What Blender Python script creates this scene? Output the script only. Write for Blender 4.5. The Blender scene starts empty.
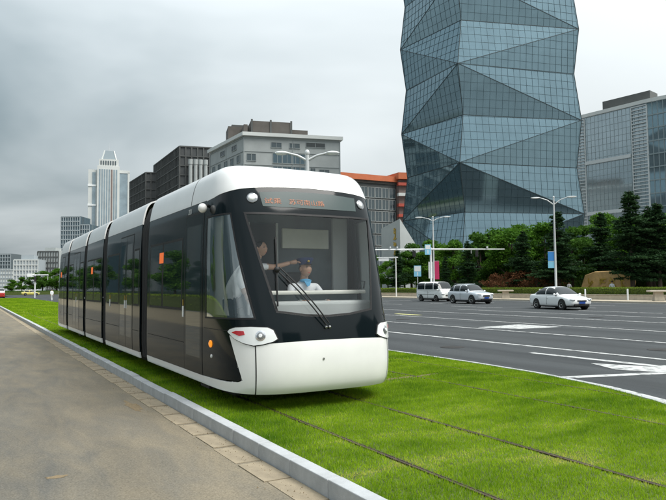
import bpy, math, random
import numpy as np
from mathutils import Vector, Matrix

random.seed(7); rng = np.random.default_rng(7)
scn = bpy.context.scene
COL = scn.collection
R = math.radians

# ------------------------------------------------------------------ camera
cam = bpy.data.cameras.new('camera'); camo = bpy.data.objects.new('camera', cam); COL.objects.link(camo)
cam.sensor_width = 36; cam.sensor_fit = 'HORIZONTAL'; cam.lens = 640 / 666 * 36
cam.clip_start = .1; cam.clip_end = 6000
YAW, PITCH, ROLL = R(29.68), R(3.246), R(.5)
_f = Vector((math.sin(YAW)*math.cos(PITCH), math.cos(YAW)*math.cos(PITCH), math.sin(PITCH)))
_r = Vector((math.cos(YAW), -math.sin(YAW), 0)); _u = _r.cross(_f)
_r2 = _r*math.cos(ROLL) - _u*math.sin(ROLL); _u2 = _r*math.sin(ROLL) + _u*math.cos(ROLL)
camo.matrix_world = Matrix(((_r2.x, _u2.x, -_f.x, 0), (_r2.y, _u2.y, -_f.y, 0), (_r2.z, _u2.z, -_f.z, 1.72), (0, 0, 0, 1)))
scn.camera = camo
scn.render.resolution_x, scn.render.resolution_y = 1024, 769

# ------------------------------------------------------------------ sky and sun
CLOUD_OFF = (3.1, 7.7, .0)
SUN_EL, SUN_AZ = R(58), R(150)          # azimuth clockwise from +Y
wd = bpy.data.worlds.new('World'); scn.world = wd; wd.use_nodes = True
nt = wd.node_tree; nt.nodes.clear()
def N_(t, tree=None, **kw):
    n = (tree or nt).nodes.new(t)
    for k, v in kw.items(): setattr(n, k, v)
    return n
def lk(a, b, tree=None): (tree or nt).links.new(a, b)
out = N_('ShaderNodeOutputWorld'); bg = N_('ShaderNodeBackground'); lk(bg.outputs[0], out.inputs[0])
sky = N_('ShaderNodeTexSky', sky_type='NISHITA', sun_disc=False, sun_elevation=SUN_EL, sun_rotation=SUN_AZ, air_density=1.5, dust_density=4)
skm = N_('ShaderNodeVectorMath', operation='SCALE'); skm.inputs[3].default_value = .09; lk(sky.outputs[0], skm.inputs[0])
tc = N_('ShaderNodeTexCoord')
sep = N_('ShaderNodeSeparateXYZ'); lk(tc.outputs['Generated'], sep.inputs[0])
# cloud deck: project the view direction on a flat layer
ad = N_('ShaderNodeMath', operation='ADD'); ad.inputs[1].default_value = .22; lk(sep.outputs[2], ad.inputs[0])
mxz = N_('ShaderNodeMath', operation='MAXIMUM'); mxz.inputs[1].default_value = .06; lk(ad.outputs[0], mxz.inputs[0])
dx = N_('ShaderNodeMath', operation='DIVIDE'); lk(sep.outputs[0], dx.inputs[0]); lk(mxz.outputs[0], dx.inputs[1])
dy = N_('ShaderNodeMath', operation='DIVIDE'); lk(sep.outputs[1], dy.inputs[0]); lk(mxz.outputs[0], dy.inputs[1])
cx = N_('ShaderNodeCombineXYZ'); lk(dx.outputs[0], cx.inputs[0]); lk(dy.outputs[0], cx.inputs[1])
noi = N_('ShaderNodeTexNoise'); noi.inputs['Scale'].default_value = .62; noi.inputs['Detail'].default_value = 5; noi.inputs['Roughness'].default_value = .45; noi.inputs['Distortion'].default_value = .4
cmp_ = N_('ShaderNodeMapping'); cmp_.inputs['Location'].default_value = CLOUD_OFF; lk(cx.outputs[0], cmp_.inputs[0]); lk(cmp_.outputs[0], noi.inputs['Vector'])
rmp = N_('ShaderNodeValToRGB'); lk(noi.outputs[0], rmp.inputs[0])
rmp.color_ramp.elements[0].position = .38; rmp.color_ramp.elements[0].color = (.165, .21, .23, 1)
rmp.color_ramp.elements[1].position = .64; rmp.color_ramp.elements[1].color = (.50, .54, .555, 1)
# the deck is thinner and brighter towards the sun's side (south and east)
dot = N_('ShaderNodeVectorMath', operation='DOT_PRODUCT'); lk(tc.outputs['Generated'], dot.inputs[0]); dot.inputs[1].default_value = (.93, -.36, 0)
mr = N_('ShaderNodeMapRange'); lk(dot.outputs['Value'], mr.inputs[0])
mr.inputs[1].default_value = -.15; mr.inputs[2].default_value = .62; mr.inputs[3].default_value = .0; mr.inputs[4].default_value = .9
mix1 = N_('ShaderNodeMixRGB'); lk(mr.outputs[0], mix1.inputs[0]); lk(rmp.outputs[0], mix1.inputs[1]); mix1.inputs[2].default_value = (.60, .63, .635, 1)
mix2 = N_('ShaderNodeMixRGB'); mix2.inputs[0].default_value = .92; lk(skm.outputs[0], mix2.inputs[1]); lk(mix1.outputs[0], mix2.inputs[2])
zc = N_('ShaderNodeMapRange'); lk(sep.outputs[2], zc.inputs[0]); zc.inputs[1].default_value = 0; zc.inputs[2].default_value = 1; zc.inputs[3].default_value = .50; zc.inputs[4].default_value = 1.5
cie = N_('ShaderNodeVectorMath', operation='SCALE'); lk(mix2.outputs[0], cie.inputs[0]); lk(zc.outputs[0], cie.inputs[3])
lk(cie.outputs[0], bg.inputs[0]); bg.inputs[1].default_value = 1.0
sl = bpy.data.lights.new('sun', 'SUN'); sl.energy = 1.5; sl.angle = R(35); sl.color = (1, .97, .92)
so = bpy.data.objects.new('sun', sl); COL.objects.link(so); so.location = (20, -20, 60)
sd = Vector((math.sin(SUN_AZ)*math.cos(SUN_EL), math.cos(SUN_AZ)*math.cos(SUN_EL), math.sin(SUN_EL)))
so.rotation_euler = (-sd).to_track_quat('-Z', 'Y').to_euler()
scn.view_settings.view_transform = 'Standard'; scn.view_settings.look = 'None'
scn.view_settings.exposure = 1.2; scn.view_settings.gamma = 1; scn.view_settings.use_curve_mapping = False

# ------------------------------------------------------------------ materials
def pm(name, col, rough=.5, metal=0., var=0., scale=3., bump=0., bscale=60., spec=.5, coat=0., emit=None, estr=0., detail=4, stretch=None, col2=None):
    m = bpy.data.materials.new(name); m.use_nodes = True; t = m.node_tree
    b = t.nodes['Principled BSDF']
    b.inputs['Base Color'].default_value = (*col, 1); b.inputs['Roughness'].default_value = rough
    b.inputs['Metallic'].default_value = metal; b.inputs['Specular IOR Level'].default_value = spec
    b.inputs['Coat Weight'].default_value = coat; b.inputs['Coat Roughness'].default_value = .03
    if emit: b.inputs['Emission Color'].default_value = (*emit, 1); b.inputs['Emission Strength'].default_value = estr
    tcn = N_('ShaderNodeTexCoord', t)
    vec = tcn.outputs['Object']
    if stretch:
        mp = N_('ShaderNodeMapping', t); mp.inputs['Scale'].default_value = stretch; lk(vec, mp.inputs[0], t); vec = mp.outputs[0]
    if var or col2:
        n = N_('ShaderNodeTexNoise', t); n.inputs['Scale'].default_value = scale; n.inputs['Detail'].default_value = detail; n.inputs['Roughness'].default_value = .6
        lk(vec, n.inputs['Vector'], t)
        r = N_('ShaderNodeValToRGB', t); lk(n.outputs[0], r.inputs[0], t)
        a = [c*(1-var) for c in col]; c2 = col2 if col2 else [min(1, c*(1+var)) for c in col]
        r.color_ramp.elements[0].position = .33; r.color_ramp.elements[0].color = (*a, 1)
        r.color_ramp.elements[1].position = .67; r.color_ramp.elements[1].color = (*c2, 1)
        lk(r.outputs[0], b.inputs['Base Color'], t)
    if bump:
        n2 = N_('ShaderNodeTexNoise', t); n2.inputs['Scale'].default_value = bscale; n2.inputs['Detail'].default_value = 3
        lk(vec, n2.inputs['Vector'], t)
        bp = N_('ShaderNodeBump', t); bp.inputs['Strength'].default_value = bump; bp.inputs['Distance'].default_value = .02
        lk(n2.outputs[0], bp.inputs['Height'], t); lk(bp.outputs[0], b.inputs['Normal'], t)
    return m

def glass_mat(name, tint, base_refl=.05, gain=1.6, milk=0., milkcol=(.6, .65, .66)):
    m = bpy.data.materials.new(name); m.use_nodes = True; t = m.node_tree; t.nodes.clear()
    o = N_('ShaderNodeOutputMaterial', t); tr = N_('ShaderNodeBsdfTransparent', t); tr.inputs[0].default_value = (*tint, 1)
    gl = N_('ShaderNodeBsdfGlossy', t); gl.inputs['Roughness'].default_value = .015; gl.inputs[0].default_value = (.95, 1, 1, 1)
    fr = N_('ShaderNodeFresnel', t); fr.inputs[0].default_value = 1.5
    ma = N_('ShaderNodeMath', t, operation='MULTIPLY_ADD'); ma.inputs[1].default_value = gain; ma.inputs[2].default_value = base_refl; ma.use_clamp = True
    lk(fr.outputs[0], ma.inputs[0], t)
    mx = N_('ShaderNodeMixShader', t); lk(ma.outputs[0], mx.inputs[0], t); lk(tr.outputs[0], mx.inputs[1], t); lk(gl.outputs[0], mx.inputs[2], t)
    last = mx
    if milk:
        df = N_('ShaderNodeBsdfDiffuse', t); df.inputs[0].default_value = (*milkcol, 1)  # even diffuse veil, stands in for the milky sky reflection on the pane
        m2 = N_('ShaderNodeMixShader', t); m2.inputs[0].default_value = milk; lk(mx.outputs[0], m2.inputs[1], t); lk(df.outputs[0], m2.inputs[2], t); last = m2
    lk(last.outputs[0], o.inputs[0], t)
    return m

def leaf_mat(name, c1, c2, trans=.35, c3=None, attr=True):
    m = bpy.data.materials.new(name); m.use_nodes = True; t = m.node_tree; t.nodes.clear()
    o = N_('ShaderNodeOutputMaterial', t)
    at = N_('ShaderNodeAttribute', t); at.attribute_name = 'tint'
    r = N_('ShaderNodeValToRGB', t); lk(at.outputs['Fac'], r.inputs[0], t)
    r.color_ramp.elements[0].color = (*c1, 1); r.color_ramp.elements[1].color = (*c2, 1)
    if c3: e = r.color_ramp.elements.new(.9); e.color = (*c2, 1); r.color_ramp.elements[-1].color = (*c3, 1)
    df = N_('ShaderNodeBsdfPrincipled', t); df.inputs['Roughness'].default_value = .7; df.inputs['Specular IOR Level'].default_value = .1
    tl = N_('ShaderNodeBsdfTranslucent', t)
    lk(r.outputs[0], df.inputs['Base Color'], t); lk(r.outputs[0], tl.inputs[0], t)
    mx = N_('ShaderNodeMixShader', t); mx.inputs[0].default_value = trans
    lk(df.outputs[0], mx.inputs[1], t); lk(tl.outputs[0], mx.inputs[2], t); lk(mx.outputs[0], o.inputs[0], t)
    return m

M = {}
M['white_paint'] = pm('white_paint', (.84, .84, .83), .22, coat=.6, var=.025, scale=1.5)
M['nose_white'] = pm('nose_white', (.84, .84, .82), .25, coat=.5, var=.03, scale=2.)
M['black_paint'] = pm('black_paint', (.006, .011, .013), .07, coat=0., spec=.2, bump=.02, bscale=1.2)
M['mask_paint'] = pm('mask_paint', (.005, .009, .011), .08, coat=0., spec=.22)
M['dark_glass'] = pm('dark_glass', (.010, .018, .019), .02, spec=.85, bump=.008, bscale=.8)
M['rubber'] = pm('rubber', (.012, .012, .013), .7, var=.3, scale=8)
M['seam'] = pm('seam', (.008, .008, .009), .6)
M['under'] = pm('under', (.02, .019, .018), .8, var=.4, scale=5)
M['windscreen'] = glass_mat('windscreen', (.99, 1, 1), .0, .7, 0)
M['side_glass'] = glass_mat('side_glass', (.97, 1, .99), .18, 2.2, .03)
M['chrome'] = pm('chrome', (.8, .8, .8), .12, 1.)
M['steel'] = pm('steel', (.42, .42, .41), .35, 1., var=.15, scale=4)
M['lens'] = pm('lens', (.86, .88, .88), .05, coat=1.)
M['lens_dark'] = pm('lens_dark', (.25, .26, .27), .08, .4, coat=1.)
M['red_lens'] = pm('red_lens', (.55, .02, .03), .1, coat=1.)
M['amber'] = pm('amber', (.9, .22, .01), .15, coat=1., emit=(1, .35, .02), estr=.3)
M['orange_led'] = pm('orange_led', (.70, .12, .03), .3, emit=(1, .2, .03), estr=.2)
M['led_text'] = pm('led_text', (.25, .10, .05), .5, emit=(1, .33, .14), estr=.10)
M['display_glass'] = pm('display_glass', (.075, .10, .10), .25, spec=.15)
M['white_mark'] = pm('white_mark', (.75, .76, .74), .5)
M['interior_grey'] = pm('interior_grey', (.10, .135, .15), .6, var=.25, scale=2)
M['interior_light'] = pm('interior_light', (.55, .58, .57), .5, var=.05, scale=2)
M['interior_dark'] = pm('interior_dark', (.03, .035, .04), .6)
M['cream_panel'] = pm('cream_panel', (.72, .73, .64), .5, var=.04, scale=3)
M['dash_white'] = pm('dash_white', (.8, .79, .72), .35)
M['skin'] = pm('skin', (.50, .30, .21), .5, var=.06, scale=12)
M['shirt'] = pm('shirt', (.84, .86, .88), .8, bump=.5, bscale=9)
M['shirt_blue'] = pm('shirt_blue', (.62, .70, .80), .8, bump=.2, bscale=14)
M['trousers'] = pm('trousers', (.03, .035, .05), .8)
M['hair'] = pm('hair', (.012, .010, .009), .5)
M['navy'] = pm('navy', (.02, .04, .13), .7)
M['scarf'] = pm('scarf', (.08, .36, .62), .6)
M['gold'] = pm('gold', (.55, .38, .08), .3, .8)
M['kerb'] = pm('kerb', (.40, .415, .425), .75, var=.12, scale=5, bump=.25, bscale=120)
M['gutter'] = pm('gutter', (.28, .232, .16), .9, var=.22, scale=4, bump=.3, bscale=90)
M['sand'] = pm('sand', (.20, .15, .085), .95, var=.25, scale=30)
M['soil'] = pm('soil', (.07, .10, .02), .95, var=.45, scale=6, bump=.6, bscale=50)
M['rail'] = pm('rail', (.085, .06, .042), .5, .5, var=.4, scale=9)
M['earth'] = pm('earth', (.16, .12, .075), .95, var=.35, scale=12, bump=.5, bscale=60)
M['marking'] = pm('marking', (.16, .165, .165), .6, var=.0, scale=5, detail=9, col2=(.50, .51, .50))
for _e, _p in zip([n for n in M['marking'].node_tree.nodes if n.type == 'VALTORGB'][0].color_ramp.elements, (.36, .50)): _e.position = _p
M['marking_yellow'] = pm('marking_yellow', (.60, .58, .22), .6, var=.16, scale=7)
M['pavement'] = pm('pavement', (.42, .36, .27), .85, var=.12, scale=2, bump=.2, bscale=30)
M['plaza'] = pm('plaza', (.22, .22, .21), .85, var=.15, scale=1)
M['stone'] = pm('stone', (.46, .41, .33), .8, var=.12, scale=3, bump=.2, bscale=40)
M['gold_stone'] = pm('gold_stone', (.50, .32, .13), .8, var=.25, scale=1.6, bump=.5, bscale=8)
M['bark'] = pm('bark', (.07, .052, .038), .9, var=.3, scale=9, bump=.5, bscale=30, stretch=(1, 1, .25))
M['leaf_a'] = leaf_mat('leaf_a', (.032, .10, .011), (.13, .27, .028))
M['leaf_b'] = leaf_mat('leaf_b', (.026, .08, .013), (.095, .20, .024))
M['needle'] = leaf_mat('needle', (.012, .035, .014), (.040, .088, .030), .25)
M['leaf_red'] = leaf_mat('leaf_red', (.08, .035, .018), (.20, .09, .038))
M['leaf_hedge'] = leaf_mat('leaf_hedge', (.09, .15, .018), (.24, .31, .05))
M['grass'] = leaf_mat('grass', (.095, .22, .010), (.38, .55, .022), .45, (.62, .60, .14))
M['car_white'] = pm('car_white', (.88, .89, .88), .25, coat=1.)
M['car_silver'] = pm('car_silver', (.68, .72, .76), .3, .35, coat=1.)
M['car_van'] = pm('car_van', (.82, .84, .82), .3, coat=.8, var=.04, scale=2)
M['car_red'] = pm('car_red', (.42, .03, .025), .3, coat=.8)
M['car_yellow'] = pm('car_yellow', (.55, .50, .12), .3, coat=.8)
M['car_glass'] = pm('car_glass', (.012, .018, .02), .04, spec=.5)
M['tyre'] = pm('tyre', (.014, .014, .014), .8)
M['plate_blue'] = pm('plate_blue', (.015, .06, .28), .4)
M['pole'] = pm('pole', (.58, .60, .60), .4, .2, var=.06, scale=2)
M['pole_white'] = pm('pole_white', (.72, .74, .74), .45, var=.05, scale=2)
M['sign_blue'] = pm('sign_blue', (.05, .25, .62), .4)
M['sign_cyan'] = pm('sign_cyan', (.25, .58, .78), .4)
M['sign_white'] = pm('sign_white', (.78, .80, .80), .4)
M['banner_red'] = pm('banner_red', (.52, .03, .12), .7)
M['concrete'] = pm('concrete', (.36, .385, .38), .8, var=.08, scale=.3)
M['concrete_dark'] = pm('concrete_dark', (.085, .09, .088), .8, var=.15, scale=.3)
M['brown_pent'] = pm('brown_pent', (.10, .09, .08), .8, var=.15, scale=.4)
M['dark_clad'] = pm('dark_clad', (.062, .068, .07), .6, var=.15, scale=.3)
M['win_glass'] = pm('win_glass', (.05, .075, .085), .06, spec=.8, bump=.03, bscale=.7)
M['win_frame'] = pm('win_frame', (.28, .31, .31), .5)
M['pale_clad'] = pm('pale_clad', (.60, .62, .60), .7, var=.05, scale=.1)
M['blue_glass'] = pm('blue_glass', (.07, .115, .14), .08, .35, spec=.8, bump=.03, bscale=.4)
M['pale_glass'] = pm('pale_glass', (.26, .33, .37), .15, .2, var=.15, scale=.2)
M['crown_glass'] = pm('crown_glass', (.15, .19, .21), .3, .2)
M['far_grey'] = pm('far_grey', (.34, .38, .40), .8, var=.06, scale=.1)
M['orange_roof'] = pm('orange_roof', (.55, .15, .06), .7, var=.1, scale=.3)
M['red_line'] = pm('red_line', (.45, .08, .05), .7)
M['red_brick'] = pm('red_brick', (.20, .15, .135), .8, var=.12, scale=.4)
M['mullion'] = pm('mullion', (.30, .35, .36), .4, .5)
M['grid_bar'] = pm('grid_bar', (.10, .15, .17), .35, .6)
M['mullion_dark'] = pm('mullion_dark', (.03, .045, .05), .4, .5)
M['tower_glass'] = pm('tower_glass', (.165, .25, .29), .05, .8, spec=.8, var=.08, scale=.3, bump=.05, bscale=.35)
M['slab_glass'] = pm('slab_glass', (.36, .43, .46), .07, .75, spec=.8, bump=.06, bscale=.2, var=.06, scale=.3)
M['louver'] = pm('louver', (.55, .58, .58), .5)
M['ground'] = pm('ground', (.11, .115, .10), .95, var=.2, scale=.05)
M['tan_pave'] = pm('tan_pave', (.25, .215, .145), .9, var=.12, scale=1.)

def asphalt(name, base, dust, dx0, dx1, amount, stretch):
    m = bpy.data.materials.new(name); m.use_nodes = True; t = m.node_tree; b = t.nodes['Principled BSDF']
    g = N_('ShaderNodeTexCoord', t)
    mp = N_('ShaderNodeMapping', t); mp.inputs['Scale'].default_value = stretch; lk(g.outputs['Object'], mp.inputs[0], t)
    n1 = N_('ShaderNodeTexNoise', t); n1.inputs['Scale'].default_value = 2.4 if dx0 < 5 else .9; n1.inputs['Detail'].default_value = 8; n1.inputs['Roughness'].default_value = .62; n1.inputs['Distortion'].default_value = .6
    lk(mp.outputs[0], n1.inputs['Vector'], t)
    sx = N_('ShaderNodeSeparateXYZ', t); lk(g.outputs['Object'], sx.inputs[0], t)
    mr1 = N_('ShaderNodeMapRange', t); lk(sx.outputs[0], mr1.inputs[0], t)
    mr1.inputs[1].default_value = dx0; mr1.inputs[2].default_value = dx1; mr1.inputs[3].default_value = -.10; mr1.inputs[4].default_value = amount
    a = N_('ShaderNodeMath', t, operation='ADD'); lk(n1.outputs[0], a.inputs[0], t); lk(mr1.outputs[0], a.inputs[1], t)
    r = N_('ShaderNodeValToRGB', t); lk(a.outputs[0], r.inputs[0], t)
    r.color_ramp.elements[0].position = .22; r.color_ramp.elements[0].color = (*base, 1)
    r.color_ramp.elements[1].position = 1.0; r.color_ramp.elements[1].color = (*dust, 1)
    n2 = N_('ShaderNodeTexNoise', t); n2.inputs['Scale'].default_value = 55; n2.inputs['Detail'].default_value = 4; n2.inputs['Roughness'].default_value = .75; lk(g.outputs['Object'], n2.inputs['Vector'], t)
    n3 = N_('ShaderNodeTexNoise', t); n3.inputs['Scale'].default_value = 1.7; n3.inputs['Detail'].default_value = 6; lk(mp.outputs[0], n3.inputs['Vector'], t)
    ml = N_('ShaderNodeMath', t, operation='MULTIPLY_ADD'); lk(n2.outputs[0], ml.inputs[0], t); ml.inputs[1].default_value = 1.9; ml.inputs[2].default_value = .05
    ml2 = N_('ShaderNodeMath', t, operation='MULTIPLY_ADD'); lk(n3.outputs[0], ml2.inputs[0], t); ml2.inputs[1].default_value = .5; ml2.inputs[2].default_value = .75
    pr = N_('ShaderNodeMath', t, operation='MULTIPLY'); lk(ml.outputs[0], pr.inputs[0], t); lk(ml2.outputs[0], pr.inputs[1], t)
    wv = N_('ShaderNodeMath', t, operation='MULTIPLY'); lk(sx.outputs[0], wv.inputs[0], t); wv.inputs[1].default_value = 2*math.pi/1.84
    wn = N_('ShaderNodeMath', t, operation='SINE'); lk(wv.outputs[0], wn.inputs[0], t)
    wa = N_('ShaderNodeMath', t, operation='MULTIPLY_ADD'); lk(wn.outputs[0], wa.inputs[0], t); wa.inputs[1].default_value = .10 if dx0 > 5 else 0.; wa.inputs[2].default_value = 1.
    pr2 = N_('ShaderNodeMath', t, operation='MULTIPLY'); lk(pr.outputs[0], pr2.inputs[0], t); lk(wa.outputs[0], pr2.inputs[1], t)
    vm = N_('ShaderNodeVectorMath', t, operation='SCALE'); lk(r.outputs[0], vm.inputs[0], t); lk(pr2.outputs[0], vm.inputs[3], t)
    lk(vm.outputs[0], b.inputs['Base Color'], t); b.inputs['Roughness'].default_value = .85; b.inputs['Specular IOR Level'].default_value = .3
    bp = N_('ShaderNodeBump', t); bp.inputs['Strength'].default_value = .35; bp.inputs['Distance'].default_value = .006; lk(n2.outputs[0], bp.inputs['Height'], t); lk(bp.outputs[0], b.inputs['Normal'], t)
    return m
M['road_left'] = asphalt('road_left', (.098, .098, .090), (.235, .195, .130), .2, 2.7, .22, (1.0, .3, 1))
M['road_right'] = asphalt('road_right', (.034, .039, .042), (.078, .084, .086), 10, 50, .05, (1., .12, 1))

# ------------------------------------------------------------------ mesh helpers
class MB:
    def __init__(s): s.v = []; s.f = []
    def add(s, vs, fs):
        o = len(s.v); s.v += [tuple(v) for v in vs]; s.f += [tuple(i+o for i in f) for f in fs]; return s
    def box(s, x0, x1, y0, y1, z0, z1):
        return s.add([(x0,y0,z0),(x1,y0,z0),(x1,y1,z0),(x0,y1,z0),(x0,y0,z1),(x1,y0,z1),(x1,y1,z1),(x0,y1,z1)],
                     [(0,3,2,1),(4,5,6,7),(0,1,5,4),(1,2,6,5),(2,3,7,6),(3,0,4,7)])
    def obox(s, M4, hx, hy, hz):
        p = [M4 @ Vector((a*hx, b*hy, c*hz)) for c in (-1, 1) for a, b in ((-1,-1),(1,-1),(1,1),(-1,1))]
        return s.add(p, [(0,3,2,1),(4,5,6,7),(0,1,5,4),(1,2,6,5),(2,3,7,6),(3,0,4,7)])
    def bar(s, a, b, w, h=None, up=(0, 0, 1)):
        a, b = Vector(a), Vector(b); h = h or w; d = (b-a); L = d.length
        if L < 1e-6: return s
        d /= L; u = Vector(up)
        if abs(u.dot(d)) > .98: u = Vector((1, 0, 0))
        x = d.cross(u).normalized(); z = x.cross(d)
        c = (a+b)/2
        m = Matrix(((x.x, d.x, z.x, c.x), (x.y, d.y, z.y, c.y), (x.z, d.z, z.z, c.z), (0, 0, 0, 1)))
        return s.obox(m, w/2, L/2, h/2)
    def tube(s, pts, rad, n=8, cap=True):
        pts = [Vector(p) for p in pts]
        if not hasattr(rad, '__len__'): rad = [rad]*len(pts)
        rings = []; o = len(s.v); prev = None
        for i, p in enumerate(pts):
            d = (pts[min(i+1, len(pts)-1)] - pts[max(i-1, 0)]).normalized()
            if prev is None:
                u = Vector((0, 0, 1)) if abs(d.z) < .9 else Vector((1, 0, 0))
                x = d.cross(u).normalized()
            else:
                x = (prev - d*prev.dot(d)).normalized()
            prev = x; y = d.cross(x)
            for k in range(n):
                a = 2*math.pi*k/n; s.v.append(tuple(p + (x*math.cos(a)+y*math.sin(a))*rad[i]))
        for i in range(len(pts)-1):
            for k in range(n):
                k2 = (k+1) % n; s.f.append((o+i*n+k, o+i*n+k2, o+(i+1)*n+k2, o+(i+1)*n+k))
        if cap:
            s.f.append(tuple(o+k for k in range(n-1, -1, -1))); e = o+(len(pts)-1)*n; s.f.append(tuple(e+k for k in range(n)))
        return s
    def lathe(s, prof, n=16, M4=None):
        o = len(s.v)
        for (r, z) in prof:
            for k in range(n):
                a = 2*math.pi*k/n; p = Vector((r*math.cos(a), r*math.sin(a), z)); s.v.append(tuple(M4 @ p if M4 else p))
        for i in range(len(prof)-1):
            for k in range(n):
                k2 = (k+1) % n; s.f.append((o+i*n+k, o+i*n+k2, o+(i+1)*n+k2, o+(i+1)*n+k))
        s.f.append(tuple(o+k for k in range(n-1, -1, -1))); e = o+(len(prof)-1)*n; s.f.append(tuple(e+k for k in range(n)))
        return s
    def sphere(s, c, r, n=12, m=8, M4=None):
        r = r if hasattr(r, '__len__') else (r, r, r)
        prof = []
        o = len(s.v)
        for i in range(m+1):
            t = math.pi*i/m
            for k in range(n):
                a = 2*math.pi*k/n
                p = Vector((r[0]*math.sin(t)*math.cos(a), r[1]*math.sin(t)*math.sin(a), -r[2]*math.cos(t)))
                if M4: p = M4 @ p
                s.v.append((c[0]+p[0], c[1]+p[1], c[2]+p[2]))
        for i in range(m):
            for k in range(n):
                k2 = (k+1) % n; s.f.append((o+i*n+k, o+i*n+k2, o+(i+1)*n+k2, o+(i+1)*n+k))
        return s
    def prism(s, poly, z0, z1):
        n = len(poly); o = len(s.v)
        s.v += [(p[0], p[1], z0) for p in poly] + [(p[0], p[1], z1) for p in poly]
        s.f.append(tuple(o+k for k in range(n-1, -1, -1))); s.f.append(tuple(o+n+k for k in range(n)))
        for k in range(n): k2 = (k+1) % n; s.f.append((o+k, o+k2, o+n+k2, o+n+k))
        return s
    def mesh(s, name, mat, smooth=0):
        me = bpy.data.meshes.new(name); me.from_pydata(s.v, [], s.f); me.validate()
        if mat: me.materials.append(M[mat] if isinstance(mat, str) else mat)
        if smooth:
            me.polygons.foreach_set('use_smooth', [True]*len(me.polygons)); me.set_sharp_from_angle(angle=R(smooth))
        me.update(); return me
    def build(s, name, mat, parent=None, smooth=0, bevel=0, seg=2):
        o = bpy.data.objects.new(name, s.mesh(name, mat, smooth)); COL.objects.link(o)
        if parent: o.parent = parent
        if bevel:
            b = o.modifiers.new('bevel', 'BEVEL'); b.width = bevel; b.segments = seg; b.limit_method = 'ANGLE'; b.angle_limit = R(35)
        return o

def inst(name, me, parent=None, loc=(0, 0, 0), rz=0, sc=None):
    o = bpy.data.objects.new(name, me); COL.objects.link(o); o.location = loc; o.rotation_euler = (0, 0, rz)
    if sc: o.scale = sc if hasattr(sc, '__len__') else (sc, sc, sc)
    if parent: o.parent = parent
    return o
def empty(name, loc=(0, 0, 0), rz=0):
    o = bpy.data.objects.new(name, None); COL.objects.link(o); o.location = loc; o.rotation_euler = (0, 0, rz); o.empty_display_size = .3
    return o
def tag(o, label, cat, group=None):
    o['label'] = label; o['category'] = cat
    if group: o['group'] = group
    return o
def struct(o): o['kind'] = 'structure'; return o
def stuff(o): o['kind'] = 'stuff'; return o
def copy_tree(o, parent=None):
    c = o.copy(); COL.objects.link(c); c.parent = parent
    for ch in list(o.children): copy_tree(ch, c)
    return c
def flip_out(o):
    import bmesh
    bm = bmesh.new(); bm.from_mesh(o.data); bmesh.ops.recalc_face_normals(bm, faces=bm.faces); bm.to_mesh(o.data); bm.free(); return o

def rect(a0, a1, b0, b1): return [(a0, b0), (a1, b0), (a1, b1), (a0, b1)]
# polygon clipped to a grid and mapped on a curved surface
def _clip(poly, ax, v, keep_less):
    res = []
    for i in range(len(poly)):
        p, q = poly[i], poly[(i+1) % len(poly)]
        ip = (p[ax] <= v) if keep_less else (p[ax] >= v); iq = (q[ax] <= v) if keep_less else (q[ax] >= v)
        if ip: res.append(p)
        if ip != iq:
            t = (v-p[ax])/(q[ax]-p[ax]); r = [p[0]+(q[0]-p[0])*t, p[1]+(q[1]-p[1])*t]; r[ax] = v; res.append(tuple(r))
    return res
def patch(mb, poly, f, da, db, off=0.):
    a0, a1 = min(p[0] for p in poly), max(p[0] for p in poly); b0, b1 = min(p[1] for p in poly), max(p[1] for p in poly)
    idx = {}
    def vid(p):
        k = (round(p[0], 4), round(p[1], 4))
        if k not in idx:
            P, Nn = f(*p); idx[k] = len(mb.v); mb.v.append(tuple(P + Nn*off))
        return idx[k]
    for i in range(int(math.floor(a0/da)), int(math.ceil(a1/da))):
        st = _clip(_clip([tuple(p) for p in poly], 0, i*da, False), 0, (i+1)*da, True)
        if len(st) < 3: continue
        for j in range(int(math.floor(b0/db)), int(math.ceil(b1/db))):
            c = _clip(_clip(st, 1, j*db, False), 1, (j+1)*db, True)
            if len(c) < 3: continue
            ar = sum(c[k][0]*c[(k+1) % len(c)][1]-c[(k+1) % len(c)][0]*c[k][1] for k in range(len(c)))/2
            if abs(ar) < 1e-5*da*db*20: continue
            ids = []
            for p in c:
                w = vid(p)
                if not ids or ids[-1] != w: ids.append(w)
            if len(ids) > 1 and ids[0] == ids[-1]: ids.pop()
            if len(ids) < 3: continue
            if ar < 0: ids.reverse()
            mb.f.append(tuple(ids))
    return mb
def patch_obj(name, polys, f, mat, parent, da, db, off=0., thick=.02, smooth=40, flip=False):
    mb = MB()
    for p in polys: patch(mb, p, f, da, db, off)
    if flip: mb.f = [tuple(reversed(q)) for q in mb.f]
    o = mb.build(name, mat, parent, smooth)
    if thick:
        s = o.modifiers.new('solid', 'SOLIDIFY'); s.thickness = thick; s.offset = -1
        e = o.modifiers.new('split', 'EDGE_SPLIT'); e.split_angle = R(38); e.use_edge_sharp = False
    return o

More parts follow.
